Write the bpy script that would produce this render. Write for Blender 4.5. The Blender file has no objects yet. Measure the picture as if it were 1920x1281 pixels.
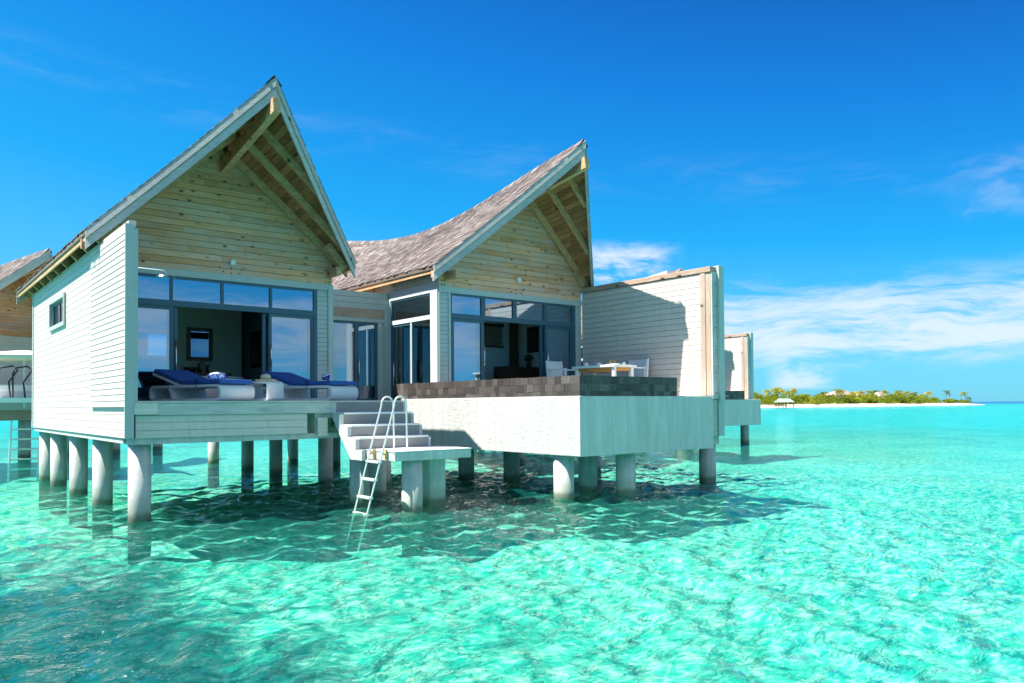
import bpy, math, random
import numpy as np
from mathutils import Vector, Matrix
R = math.radians
random.seed(7)
S = bpy.context.scene
COL = S.collection

# ------------------------------------------------------------------ camera
CAM = Vector((-2.809, -12.584, -0.094))
_F = Vector((0.62880164, 0.77725917, 0.02183315))
_R = Vector((0.77752162, -0.62881719, -0.00700481))
_U = Vector((-0.00828451, -0.02138038, 0.99973709))
cd = bpy.data.cameras.new('camera'); cam = bpy.data.objects.new('camera', cd); COL.objects.link(cam)
m = Matrix.Identity(4)
for i in range(3):
    m[i][0] = _R[i]; m[i][1] = _U[i]; m[i][2] = -_F[i]; m[i][3] = CAM[i]
cam.matrix_world = m
cd.sensor_width = 36; cd.lens = 1450.3 / 1920 * 36; cd.shift_y = 86.8 / 1920
cd.clip_start = 0.05; cd.clip_end = 20000
S.camera = cam

# ------------------------------------------------------------------ sky, sun, exposure
SUN = Vector((-1.0, 0.50, 1.75)).normalized()           # towards the sun
EL = math.asin(SUN.z); AZ = math.atan2(SUN.x, SUN.y)
W = bpy.data.worlds.new('World'); S.world = W; W.use_nodes = True
S.view_settings.view_transform = 'Standard'; S.view_settings.look = 'None'
S.view_settings.exposure = 1.52; S.view_settings.gamma = 1.0


class NT:
    """small helper for node trees"""
    def __init__(s, tree):
        s.t = tree; s.n = tree.nodes; s.l = tree.links
    def add(s, kind, **kw):
        n = s.n.new(kind)
        for k, v in kw.items():
            if k == 'inp':
                for a, b in v.items():
                    if hasattr(b, 'is_linked') or isinstance(b, bpy.types.NodeSocket): s.l.new(b, n.inputs[a])
                    else: n.inputs[a].default_value = b
            else: setattr(n, k, v)
        return n
    def math(s, op, a, b=None, clamp=False):
        n = s.n.new('ShaderNodeMath'); n.operation = op; n.use_clamp = clamp
        for i, v in enumerate((a, b)):
            if v is None: continue
            if isinstance(v, bpy.types.NodeSocket): s.l.new(v, n.inputs[i])
            else: n.inputs[i].default_value = v
        return n.outputs[0]
    def ramp(s, fac, stops, interp='LINEAR'):
        n = s.n.new('ShaderNodeValToRGB'); e = n.color_ramp; e.interpolation = interp
        while len(e.elements) < len(stops): e.elements.new(0.5)
        for el, (p, c) in zip(e.elements, stops):
            el.position = p; el.color = c if len(c) == 4 else (*c, 1)
        s.l.new(fac, n.inputs[0]); return n.outputs[0]
    def mix(s, fac, a, b, blend='MIX'):
        n = s.n.new('ShaderNodeMix'); n.data_type = 'RGBA'; n.blend_type = blend
        for sock, v in ((n.inputs['Factor'], fac), (n.inputs[6], a), (n.inputs[7], b)):
            if isinstance(v, bpy.types.NodeSocket): s.l.new(v, sock)
            elif sock.type == 'RGBA': sock.default_value = v if len(v) == 4 else (*v, 1)
            else: sock.default_value = v
        return n.outputs[2]
    def noise(s, vec, scale, detail=3, rough=.5, dist=0, dim='3D', out=0):
        n = s.add('ShaderNodeTexNoise', noise_dimensions=dim)
        n.inputs['Scale'].default_value = scale; n.inputs['Detail'].default_value = detail
        n.inputs['Roughness'].default_value = rough; n.inputs['Distortion'].default_value = dist
        if vec is not None: s.l.new(vec, n.inputs['Vector'])
        return n.outputs[out]
    def mapping(s, vec, scale=(1, 1, 1), loc=(0, 0, 0), rot=(0, 0, 0)):
        n = s.n.new('ShaderNodeMapping'); s.l.new(vec, n.inputs[0])
        n.inputs['Scale'].default_value = scale; n.inputs['Location'].default_value = loc; n.inputs['Rotation'].default_value = rot
        return n.outputs[0]
    def mrange(s, v, a, b, c=0., d=1., smooth=True):
        n = s.n.new('ShaderNodeMapRange'); n.interpolation_type = 'SMOOTHSTEP' if smooth else 'LINEAR'
        s.l.new(v, n.inputs[0])
        for i, q in enumerate((a, b, c, d)): n.inputs[i + 1].default_value = q
        return n.outputs[0]


def build_world():
    t = NT(W.node_tree); t.n.clear()
    sky = t.add('ShaderNodeTexSky', sky_type='NISHITA', sun_disc=False, sun_elevation=EL, sun_rotation=AZ,
                altitude=0, air_density=1.0, dust_density=0.25, ozone_density=2.5)
    tc = t.add('ShaderNodeTexCoord'); d = tc.outputs['Generated']
    sp = t.add('ShaderNodeSeparateXYZ', inp={0: d}); dx, dy, dz = sp.outputs
    # cirrus layer: direction projected on a high flat sheet, streaks drawn out along one wind direction
    zz = t.math('MAXIMUM', dz, 0.015)
    px = t.math('DIVIDE', dx, t.math('ADD', zz, 0.06)); py = t.math('DIVIDE', dy, t.math('ADD', zz, 0.06))
    cv = t.add('ShaderNodeCombineXYZ', inp={0: px, 1: py, 2: 0.0}).outputs[0]
    az = t.math('ARCTAN2', dx, dy)                     # 0 = +Y, growing to +X
    el = t.math('ARCSINE', dz)
    e2 = t.add('ShaderNodeCombineXYZ', inp={0: az, 1: el, 2: 0.0}).outputs[0]
    wv = t.noise(t.mapping(e2, (9, 20, 1)), 1, 3, out=1)
    e3 = t.mix(0.045, e2, wv, 'ADD')
    st = t.noise(t.mapping(e3, (7, 46, 1), (3.1, 1.7, 0), (0, 0, R(2))), 1.0, 7, .66)
    puff = t.noise(t.mapping(e3, (11, 30, 1), (8.3, 5.2, 0)), 1.0, 6, .6)
    def bump(v, lo, a, b, hi): return t.math('MULTIPLY', t.mrange(v, lo, a), t.mrange(v, hi, b))
    # bank of high cloud low over the right half of the sea
    bank = t.math('MULTIPLY', bump(el, R(1.5), R(4.0), R(6.2), R(9.6)), t.mrange(az, R(43), R(56)))
    cm = t.math('MULTIPLY', t.mrange(t.math('ADD', st, t.math('MULTIPLY', bank, .20)), .48, .80), bank)
    # smaller puffs: one beside the right roof, one near the right edge
    p1 = t.math('MULTIPLY', bump(el, R(8.0), R(9.2), R(10.5), R(12.2)), bump(az, R(43), R(45), R(48.5), R(52)))
    p2 = t.math('MULTIPLY', bump(el, R(11), R(12.5), R(14), R(16.)), bump(az, R(68), R(70.0), R(74), R(80)))
    c1 = t.math('MULTIPLY', t.mrange(puff, .42, .66), t.math('ADD', t.math('MULTIPLY', p1, .85), t.math('MULTIPLY', p2, .16)))
    # faint contrail-like veil crossing the middle of the sky
    veil = t.math('MULTIPLY', bump(t.math('ADD', el, t.math('MULTIPLY', az, .11)), R(19.5), R(21.4), R(22.2), R(24)), t.mrange(st, .42, .8))
    tot = t.math('ADD', t.math('MULTIPLY', cm, .72), t.math('ADD', c1, t.math('MULTIPLY', veil, .065)), clamp=True)
    # little towering cumulus above the island
    cu = t.math('MULTIPLY', bump(el, R(.8), R(1.2), R(1.9), R(3.4)), bump(az, R(56.8), R(58.6), R(60.4), R(62.2)))
    cu = t.math('MULTIPLY', cu, t.mrange(puff, .38, .58))
    tot = t.math('ADD', tot, t.math('MULTIPLY', cu, .6), clamp=True)
    # unseen cloud behind the viewer, added as white fill light for the shaded fronts
    ds = t.math('ADD', t.math('MULTIPLY', dx, -.33), t.math('MULTIPLY', dy, -.94))
    rear_fill = t.math('MULTIPLY', t.mrange(ds, .15, .55), bump(el, R(13), R(24), R(52), R(68)))
    fill_noise = t.noise(t.mapping(d, (2.4, 2.4, 4.2)), 1.4, 6, .6, .3)
    tot = t.math('MAXIMUM', tot, t.math('MULTIPLY', rear_fill, t.mrange(fill_noise, .36, .56)))
    # clear tropical air: pale at the sea, deep azure overhead, deeper away from the sun
    ee = t.math('MULTIPLY', el, t.math('ADD', 1.0, t.math('MULTIPLY', t.mrange(az, R(5), R(75), -.22, .30, smooth=False), 1.0)))
    k = 1 / (.115 * 2.80)
    def c3(*c): return tuple(q * k for q in c)
    e01 = t.math('DIVIDE', ee, R(60), clamp=True)
    air = t.ramp(e01, [(0, c3(.19, .47, .72)), (.045, c3(.17, .50, .82)), (.13, c3(.075, .43, .84)), (.22, c3(.006, .335, .79)),
                       (.31, c3(.003, .24, .72)), (.41, c3(.001, .155, .63)), (.52, c3(.001, .085, .46)), (.75, c3(.001, .05, .32)), (1, c3(.002, .05, .30))])
    lp0 = t.mix(.85, t.mix(1.0, sky.outputs[0], (.15, .9, 1.15, 1), 'MULTIPLY'), air)
    lp = t.mix(tot, lp0, c3(.95, .98, 1.0) + (1,))
    bg = t.add('ShaderNodeBackground', inp={'Color': lp, 'Strength': 0.115})
    o = t.add('ShaderNodeOutputWorld'); t.l.new(bg.outputs[0], o.inputs[0])


build_world()
sl = bpy.data.lights.new('sun', 'SUN'); so = bpy.data.objects.new('sun', sl); COL.objects.link(so)
sl.energy = 4.1; sl.angle = R(.53); sl.color = (1, .93, .83)
so.rotation_euler = (-SUN).to_track_quat('-Z', 'Y').to_euler(); so.location = (-30, 12, 40)
S.cycles.max_bounces = 10; S.cycles.diffuse_bounces = 4; S.cycles.glossy_bounces = 4
S.cycles.transparent_max_bounces = 12; S.cycles.transmission_bounces = 4
S.cycles.caustics_reflective = False; S.cycles.caustics_refractive = False
S.cycles.sample_clamp_indirect = 6

# ------------------------------------------------------------------ mesh helpers
ORG = {}
FR = [None]                                                      # local frame in use: None, or (scale, offset)


class wing:
    """the right wing, its pool and terrace are drawn in their own frame"""
    def __enter__(s): s.p = FR[0]; FR[0] = (1.07, Vector((.197, .881, .0066)))
    def __exit__(s, *a): FR[0] = s.p


class noframe:
    def __enter__(s): pass
    def __exit__(s, *a): pass


def wf(p):
    p = Vector(p); return p if FR[0] is None else p * FR[0][0] + FR[0][1]


class MB:
    """collects shapes in world metres; build() links them as one mesh object"""
    def __init__(s): s.v = []; s.f = []; s.m = []; s.cur = 0
    def mat(s, i): s.cur = i; return s
    def add(s, vs, fs):
        o = len(s.v); s.v += [tuple(p) for p in vs]
        for f in fs: s.f.append(tuple(i + o for i in f)); s.m.append(s.cur)
        return s
    def box(s, x0, y0, z0, x1, y1, z1):
        return s.hexa([(x0, y0, z0), (x1, y0, z0), (x1, y1, z0), (x0, y1, z0), (x0, y0, z1), (x1, y0, z1), (x1, y1, z1), (x0, y1, z1)])
    def hexa(s, c):
        return s.add(c, [(0, 3, 2, 1), (4, 5, 6, 7), (0, 1, 5, 4), (1, 2, 6, 5), (2, 3, 7, 6), (3, 0, 4, 7)])
    def beam(s, a, b, w, h, up=(0, 0, 1)):
        """bar from a to b, its top-centre line on a-b: w wide, h deep below"""
        a = Vector(a); b = Vector(b); d = (b - a).normalized(); sd = d.cross(Vector(up)).normalized(); u = sd.cross(d)
        q = []
        for p in (a, b):
            q += [p - sd * w / 2 - u * h, p + sd * w / 2 - u * h, p + sd * w / 2, p - sd * w / 2]
        return s.add(q, [(0, 1, 2, 3), (7, 6, 5, 4), (0, 4, 5, 1), (1, 5, 6, 2), (2, 6, 7, 3), (3, 7, 4, 0)])
    def prism(s, poly, ax, a, b):
        """poly in the two other axes, extruded on axis ax from a to b"""
        def P(p, t):
            l = list(p); l.insert(ax, t); return tuple(l)
        n = len(poly)
        vs = [P(p, a) for p in poly] + [P(p, b) for p in poly]
        return s.add(vs, [tuple(range(n))[::-1], tuple(range(n, 2 * n))] + [(i, (i + 1) % n, n + (i + 1) % n, n + i) for i in range(n)])
    def tube(s, pts, r, n=8, cap=True):
        pts = [Vector(p) for p in pts]; rs = r if isinstance(r, (list, tuple)) else [r] * len(pts)
        up = Vector((0, 0, 1)); o = len(s.v); vs = []; prev = None
        for i, p in enumerate(pts):
            d = (pts[min(i + 1, len(pts) - 1)] - pts[max(i - 1, 0)]).normalized()
            if prev is None:
                a = d.cross(up if abs(d.z) < .95 else Vector((1, 0, 0))).normalized()
            else: a = (prev - d * prev.dot(d)).normalized()
            prev = a; b = d.cross(a)
            vs += [p + (a * math.cos(2 * math.pi * k / n) + b * math.sin(2 * math.pi * k / n)) * rs[i] for k in range(n)]
        fs = [(i * n + k, i * n + (k + 1) % n, (i + 1) * n + (k + 1) % n, (i + 1) * n + k) for i in range(len(pts) - 1) for k in range(n)]
        if cap: fs += [tuple(range(n))[::-1], tuple(range((len(pts) - 1) * n, len(pts) * n))]
        return s.add(vs, fs)
    def lathe(s, c, prof, n=16):
        vs = [(c[0] + r * math.cos(2 * math.pi * k / n), c[1] + r * math.sin(2 * math.pi * k / n), c[2] + z) for r, z in prof for k in range(n)]
        fs = [(i * n + k, i * n + (k + 1) % n, (i + 1) * n + (k + 1) % n, (i + 1) * n + k) for i in range(len(prof) - 1) for k in range(n)]
        fs += [tuple(range(n))[::-1], tuple(range((len(prof) - 1) * n, len(prof) * n))]
        return s.add(vs, fs)
    def build(s, name, mat, parent=None, smooth=False, bevel=0, loc=None):
        if parent is not None: org = ORG[parent.name]
        else: org = wf(loc) if loc is not None else Vector((0, 0, 0))
        if FR[0] is not None: s.v = [tuple(wf(p)) for p in s.v]
        me = bpy.data.meshes.new(name)
        me.from_pydata([(x - org[0], y - org[1], z - org[2]) for x, y, z in s.v], [], s.f)
        mats = mat if isinstance(mat, (list, tuple)) else [mat]
        for q in mats: me.materials.append(q)
        if len(mats) > 1: me.polygons.foreach_set('material_index', s.m)
        if smooth: me.polygons.foreach_set('use_smooth', [True] * len(s.f))
        me.update()
        o = bpy.data.objects.new(name, me); COL.objects.link(o)
        if parent is not None: o.parent = parent
        else: o.location = org
        ORG[o.name] = org
        if bevel:
            b = o.modifiers.new('bevel', 'BEVEL'); b.width = bevel; b.segments = 2; b.limit_method = 'ANGLE'; b.angle_limit = R(40)
        return o


def thing(name, loc, label, cat, group=None):
    loc = wf(loc); o = bpy.data.objects.new(name, None); COL.objects.link(o); o.location = loc; o.empty_display_size = .2
    ORG[o.name] = Vector(loc); tag(o, label, cat, group); return o


def tag(o, label, cat, group=None):
    o['label'] = label; o['category'] = cat
    if group: o['group'] = group
    return o


def copy_tree(o, parent=None):
    c = o.copy(); COL.objects.link(c); ORG[c.name] = ORG[o.name]
    if parent is not None: c.parent = parent
    for ch in [q for q in bpy.data.objects if q.parent == o]: copy_tree(ch, c)
    return c


# ------------------------------------------------------------------ materials
def newmat(name):
    mt = bpy.data.materials.new(name); mt.use_nodes = True; t = NT(mt.node_tree); t.n.clear()
    out = t.add('ShaderNodeOutputMaterial'); return mt, t, out


def principled(t, out, **inp):
    p = t.add('ShaderNodeBsdfPrincipled', inp=inp); t.l.new(p.outputs[0], out.inputs[0]); return p


def plain(name, col, rough=.5, var=.08, scale=6, metal=0., bump=0., bscale=40, spec=.5):
    mt, t, out = newmat(name)
    co = t.add('ShaderNodeTexCoord').outputs['Object']
    n = t.noise(co, scale, 4)
    c = t.mix(n, [q * (1 - var) for q in col], [min(1, q * (1 + var)) for q in col])
    kw = {'Base Color': c, 'Roughness': rough, 'Metallic': metal, 'Specular IOR Level': spec}
    if bump:
        b = t.add('ShaderNodeBump', inp={'Strength': bump, 'Distance': .01, 'Height': t.noise(co, bscale, 5)}); kw['Normal'] = b.outputs[0]
    principled(t, out, **kw); return mt


def painted(name, col, rough=.5, stain=.10, axis=2):
    """painted boards: slight tone change board by board, faint weather streaks and nail marks"""
    mt, t, out = newmat(name)
    co = t.add('ShaderNodeTexCoord').outputs['Object']
    isl = t.add('ShaderNodeNewGeometry').outputs['Random Per Island']
    st = t.noise(t.mapping(co, (1.3, 1.3, 9)), 2.2, 5, .6)
    vs = t.noise(t.mapping(co, (7, 7, .7)), 1.5, 5, .65)
    f = t.math('ADD', t.math('MULTIPLY', st, .5), t.math('MULTIPLY', vs, .5))
    c = t.mix(t.mrange(f, .38, .68), [q * (1 - stain) for q in col], col)
    v = t.math('ADD', .965, t.math('MULTIPLY', isl, .06))
    c = t.mix(1.0, c, t.add('ShaderNodeCombineXYZ', inp={0: v, 1: v, 2: v}).outputs[0], 'MULTIPLY')
    b = t.add('ShaderNodeBump', inp={'Strength': .25, 'Distance': .004, 'Height': t.noise(t.mapping(co, (3, 3, 40)), 3, 5)})
    principled(t, out, **{'Base Color': c, 'Roughness': rough, 'Normal': b.outputs[0]}); return mt


def wood(name, a, b, grain=(1.2, 1.2, 22), knots=.0, rough=.65, tone=.25, knotscale=(2.2, 2.2, 5.), grey=None):
    """sawn timber: grain streaks, knots, every board its own tone"""
    mt, t, out = newmat(name)
    co = t.add('ShaderNodeTexCoord').outputs['Object']
    isl = t.add('ShaderNodeNewGeometry').outputs['Random Per Island']
    off = t.add('ShaderNodeVectorMath', operation='ADD')
    t.l.new(co, off.inputs[0])
    ov = t.add('ShaderNodeCombineXYZ', inp={0: t.math('MULTIPLY', isl, 37.), 1: t.math('MULTIPLY', isl, 53.), 2: t.math('MULTIPLY', isl, 11.)})
    t.l.new(ov.outputs[0], off.inputs[1]); v = off.outputs[0]
    g = t.noise(t.mapping(v, grain), 2.2, 7, .62, 1.1)
    blo = t.noise(v, 1.1, 3)
    c = t.mix(t.mrange(g, .3, .72), a, b)
    c = t.mix(t.math('MULTIPLY', t.mrange(blo, .35, .75), .35), c, [q * .62 for q in a])
    val = t.math('ADD', 1 - tone, t.math('MULTIPLY', isl, tone * 1.5))
    c = t.mix(1.0, c, t.add('ShaderNodeCombineXYZ', inp={0: val, 1: val, 2: val}).outputs[0], 'MULTIPLY')
    if grey is not None: c = t.mix(t.math('MULTIPLY', t.mrange(t.noise(v, .9, 4), .35, .7), .75), c, grey)
    h = g
    if knots:
        kv = t.add('ShaderNodeTexVoronoi', inp={'Vector': t.mapping(v, knotscale), 'Scale': 1.0, 'Randomness': 1.0})
        kd = kv.outputs['Distance']
        pick = t.math('GREATER_THAN', t.add('ShaderNodeSeparateColor', inp={0: kv.outputs['Color']}).outputs[0], 1 - knots)
        core = t.math('MULTIPLY', t.mrange(kd, .17, .10), pick); halo = t.math('MULTIPLY', t.mrange(kd, .36, .12), pick)
        c = t.mix(t.math('MULTIPLY', halo, .45), c, [q * .55 for q in a]); c = t.mix(t.math('MULTIPLY', core, .9), c, (.035, .018, .010))
    bp_ = t.add('ShaderNodeBump', inp={'Strength': .3, 'Distance': .004, 'Height': h})
    principled(t, out, **{'Base Color': c, 'Roughness': rough, 'Normal': bp_.outputs[0], 'Specular IOR Level': .3}); return mt


def islands(name, stops, rough=.8, nscale=14, namp=.35, bump=.5):
    """pieces of random tone (shingles, stone tiles)"""
    mt, t, out = newmat(name)
    co = t.add('ShaderNodeTexCoord').outputs['Object']
    isl = t.add('ShaderNodeNewGeometry').outputs['Random Per Island']
    n = t.noise(co, nscale, 6, .65)
    big = t.noise(co, .7, 4)
    f = t.math('ADD', t.math('MULTIPLY', isl, .7), t.math('MULTIPLY', big, .35))
    c = t.ramp(f, stops)
    c = t.mix(t.math('MULTIPLY', t.mrange(n, .35, .75), namp), c, [q * .35 for q in stops[0][1][:3]])
    b = t.add('ShaderNodeBump', inp={'Strength': bump, 'Distance': .008, 'Height': n})
    principled(t, out, **{'Base Color': c, 'Roughness': rough, 'Normal': b.outputs[0], 'Specular IOR Level': .3}); return mt


def stucco():
    mt, t, out = newmat('rough white render')
    co = t.add('ShaderNodeTexCoord').outputs['Object']
    n = t.noise(co, 15, 6, .68); n2 = t.noise(co, 70, 3)
    st = t.noise(t.mapping(co, (5, 5, .5)), 1.3, 5, .6)
    sp = t.noise(co, 48, 4, .7)
    c = t.mix(t.mrange(st, .35, .7), (.54, .555, .545), (.66, .67, .655))
    c = t.mix(t.math('MULTIPLY', t.mrange(sp, .60, .72), .35), c, (.36, .37, .36))
    ck = t.noise(t.mapping(co, (2, 2, 3)), 6, 8, .75, .5)
    c = t.mix(t.math('MULTIPLY', t.mrange(t.math('ABSOLUTE', t.math('SUBTRACT', ck, .5)), .014, .0), .5), c, (.3, .3, .29))
    h = t.math('ADD', t.math('MULTIPLY', n, 1.), t.math('MULTIPLY', n2, .35))
    b = t.add('ShaderNodeBump', inp={'Strength': .8, 'Distance': .03, 'Height': h})
    principled(t, out, **{'Base Color': c, 'Roughness': .8, 'Normal': b.outputs[0], 'Specular IOR Level': .2}); return mt


def concrete():
    mt, t, out = newmat('pile concrete')
    geo = t.add('ShaderNodeNewGeometry').outputs['Position']
    z = t.add('ShaderNodeSeparateXYZ', inp={0: geo}).outputs[2]
    n = t.noise(geo, 5, 6, .6); vs = t.noise(t.mapping(geo, (9, 9, 1)), 1.3, 4)
    c = t.mix(t.mrange(t.math('ADD', t.math('MULTIPLY', n, .5), t.math('MULTIPLY', vs, .5)), .35, .65), (.40, .43, .41), (.54, .56, .54))
    zz = t.math('ADD', z, t.math('MULTIPLY', t.math('SUBTRACT', n, .5), .16))
    c = t.mix(t.math('MULTIPLY', t.mrange(zz, -1.42, -1.66), .6), c, (.30, .33, .25))       # tide mark
    c = t.mix(t.math('MULTIPLY', t.mrange(zz, -1.66, -1.80), .85), c, (.085, .115, .07))
    b = t.add('ShaderNodeBump', inp={'Strength': .35, 'Distance': .01, 'Height': t.noise(geo, 30, 5)})
    principled(t, out, **{'Base Color': c, 'Roughness': .75, 'Normal': b.outputs[0]}); return mt


def glass(name, tint=(.72, .84, .90), refl=.30):
    mt, t, out = newmat(name)
    fr = t.add('ShaderNodeFresnel', inp={'IOR': 1.45})
    co = t.add('ShaderNodeTexCoord').outputs['Object']
    b = t.add('ShaderNodeBump', inp={'Strength': .04, 'Distance': .01, 'Height': t.noise(co, 1.2, 2)})
    g = t.add('ShaderNodeBsdfGlossy', inp={'Roughness': .0, 'Color': (.82, .93, 1, 1), 'Normal': b.outputs[0]})
    tr = t.add('ShaderNodeBsdfTransparent', inp={'Color': (*tint, 1)})
    f = t.math('ADD', refl, t.math('MULTIPLY', fr.outputs[0], .9), clamp=True)
    mx = t.add('ShaderNodeMixShader', inp={0: f, 1: tr.outputs[0], 2: g.outputs[0]})
    t.l.new(mx.outputs[0], out.inputs[0]); return mt


def leafmat(name, a, b, trans=.35):
    mt, t, out = newmat(name)
    isl = t.add('ShaderNodeNewGeometry').outputs['Random Per Island']
    oi = t.add('ShaderNodeObjectInfo').outputs['Random']
    c = t.mix(t.math('ADD', t.math('MULTIPLY', isl, .55), t.math('MULTIPLY', oi, .45)), a, b)
    d = t.add('ShaderNodeBsdfDiffuse', inp={'Color': c}); tl = t.add('ShaderNodeBsdfTranslucent', inp={'Color': c})
    mx = t.add('ShaderNodeMixShader', inp={0: trans, 1: d.outputs[0], 2: tl.outputs[0]})
    t.l.new(mx.outputs[0], out.inputs[0]); return mt


def mirror_mat():
    mt, t, out = newmat('mirror glass')
    principled(t, out, **{'Base Color': (.9, .93, .93, 1), 'Metallic': 1., 'Roughness': .01}); return mt


def towel_mat():
    mt, t, out = newmat('blue and white towel')
    co = t.add('ShaderNodeTexCoord').outputs['Object']
    n = t.noise(co, 9, 1, .4, 1.5)
    c = t.mix(t.math('GREATER_THAN', n, .5), (.75, .78, .88), (.015, .03, .34))
    principled(t, out, **{'Base Color': c, 'Roughness': .95}); return mt


SAGE = (.70, .745, .70)
M = dict(
    siding=painted('sage white siding', (.66, .605, .55)),
    trim=painted('sage trim paint', (.46, .52, .50), stain=.08),
    fascia=wood('grey weathered boards', (.44, .47, .45), (.62, .64, .61), (1.1, 1.1, 14), knots=.10, tone=.12),
    barge=wood('silvered barge boards', (.43, .43, .42), (.60, .60, .58), (2.5, 2.5, 10), knots=.16, tone=.12, knotscale=(3, 3, 4)),
    pine=wood('weathered pine boards', (.78, .34, .13), (.98, .545, .325), (1.0, 1.0, 26), knots=.42, tone=.22, knotscale=(4.2, 4.2, 8.), grey=(.68, .51, .42)),
    soffit=wood('red brown soffit boards', (.38, .15, .055), (.64, .31, .13), (9, 1.2, 9), knots=.3, tone=.45, knotscale=(6, 3, 6)),
    rafter=wood('pale rafter timber', (.55, .30, .13), (.80, .51, .30), (3, 3, 6), knots=.4, tone=.15, knotscale=(4, 4, 4)),
    post=wood('raw larch post', (.46, .33, .25), (.62, .50, .41), (14, 14, 1.2), knots=.15, tone=.15),
    cap=wood('raw larch cap', (.40, .27, .20), (.58, .44, .35), (12, 1.2, 12), knots=.15, tone=.15),
    pale=wood('pale end timber', (.62, .58, .50), (.80, .76, .68), (1.2, 8, 12), knots=.25, tone=.1),
    deck=wood('bleached deck boards', (.52, .50, .46), (.70, .68, .63), (1.2, 14, 8), tone=.15),
    shingle=islands('cedar shingles', [(0, (.06, .048, .045)), (.35, (.145, .120, .112)), (.7, (.235, .200, .190)), (1, (.37, .335, .325))], .85, 30, .4),
    under=plain('roof underlay', (.16, .13, .11), .9),
    stucco=stucco(), pile=concrete(),
    stone=islands('dark volcanic tiles', [(0, (.042, .036, .035)), (.45, (.082, .072, .069)), (.8, (.13, .114, .108)), (1, (.23, .205, .195))], .6, 34, .6),
    frame=plain('blue grey window metal', (.035, .105, .155), .4, .05),
    lframe=plain('pale window metal', (.62, .68, .67), .4, .04),
    glass=glass('window glass', (.60, .78, .90), .20), tglass=glass('transom glass', (.36, .62, .84), .30),
    steel=plain('brushed steel', (.72, .74, .74), .22, .04, metal=1.),
    alu=plain('pale aluminium rail', (.72, .76, .72), .35, .05, metal=.35),
    white=plain('white plastic', (.80, .82, .82), .45, .03),
    wicker=plain('white woven resin', (.66, .71, .74), .6, .06, 30, bump=.8, bscale=140),
    blue=plain('navy cushion fabric', (.018, .09, .34), .9, .2, 14, bump=.3, bscale=200),
    strap=plain('dark navy strap', (.01, .025, .10), .8),
    hat=plain('straw hat', (.62, .55, .42), .9, .12, 40, bump=.5, bscale=120), hatband=plain('tan band', (.45, .27, .14), .8),
    towel=towel_mat(), mirror=mirror_mat(),
    wallin=plain('olive plaster', (.82, .66, .46), .85, .06, 1.5), wallgrey=plain('pale plaster', (.82, .78, .76), .85, .05, 1.5),
    ceil=plain('room ceiling', (.62, .50, .36), .8), floor=wood('dark floor', (.30, .20, .13), (.42, .30, .20), (1, 10, 8)),
    dark=wood('dark brown timber', (.035, .018, .010), (.085, .045, .025), (1.2, 9, 9), rough=.4),
    brown=wood('brown timber', (.13, .055, .025), (.24, .11, .05), (9, 9, 1.4), rough=.5),
    vanity=wood('vanity timber', (.20, .085, .04), (.34, .16, .08), (1.2, 9, 9), rough=.45),
    black=plain('black plastic', (.006, .006, .008), .25), blacksteel=plain('black steel', (.015, .017, .02), .4),
    curtain=plain('white curtain', (.80, .82, .86), .9), ceramic=plain('white ceramic', (.85, .86, .85), .15, .02),
    darkpot=plain('dark ceramic', (.03, .025, .02), .3), teal=plain('teal cushion', (.02, .16, .19), .9),
    orange=wood('warm teak', (.50, .22, .06), (.72, .36, .12), (1.2, 8, 9), tone=.1),
    fruit=plain('yellow fruit', (.70, .42, .06), .5, .3, 30), bread=plain('pastries', (.52, .30, .12), .7, .35, 40),
    leaf=leafmat('house plant leaf', (.02, .06, .015), (.05, .12, .03)), chain=plain('dark chain', (.03, .05, .05), .5),
    poolwater=None, canvas=plain('cream canvas', (.78, .70, .56), .9), rust=plain('rusty bracket', (.55, .42, .20), .7, .3),
)


def pool_water():
    mt, t, out = newmat('pool water')
    co = t.add('ShaderNodeTexCoord').outputs['Object']
    b = t.add('ShaderNodeBump', inp={'Strength': .3, 'Distance': .03, 'Height': t.noise(co, 5, 3)})
    principled(t, out, **{'Base Color': (.05, .32, .38, 1), 'Roughness': .05, 'Normal': b.outputs[0]}); return mt


M['poolwater'] = pool_water()

# ------------------------------------------------------------------ sea
WL = -1.85          # water level
BED = -2.55


def graded(lo, hi, a, b, step, grow):
    mid = list(np.arange(a, b + 1e-6, step)); l = []; x = a; s = step
    while x > lo: s *= grow; x -= s; l.append(max(x, lo))
    r = []; x = mid[-1]; s = step
    while x < hi: s *= grow; x += s; r.append(min(x, hi))
    return np.array(l[::-1] + mid + r)


def grid_mesh(name, xs, ys, Z, mat):
    nx, ny = len(xs), len(ys)
    X, Y = np.meshgrid(xs, ys, indexing='ij')
    co = np.stack([X, Y, Z], -1).reshape(-1, 3).astype(np.float32)
    i = np.arange(nx - 1)[:, None] * ny + np.arange(ny - 1)[None, :]
    q = np.stack([i, i + ny, i + ny + 1, i + 1], -1).reshape(-1, 4).astype(np.int32)
    me = bpy.data.meshes.new(name)
    me.vertices.add(len(co)); me.vertices.foreach_set('co', co.ravel())
    me.loops.add(q.size); me.loops.foreach_set('vertex_index', q.ravel())
    me.polygons.add(len(q)); me.polygons.foreach_set('loop_start', np.arange(0, q.size, 4, dtype=np.int32))
    me.polygons.foreach_set('loop_total', np.full(len(q), 4, np.int32))
    me.polygons.foreach_set('use_smooth', np.ones(len(q), bool))
    me.update(calc_edges=True); me.materials.append(mat)
    o = bpy.data.objects.new(name, me); COL.objects.link(o); return o


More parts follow.
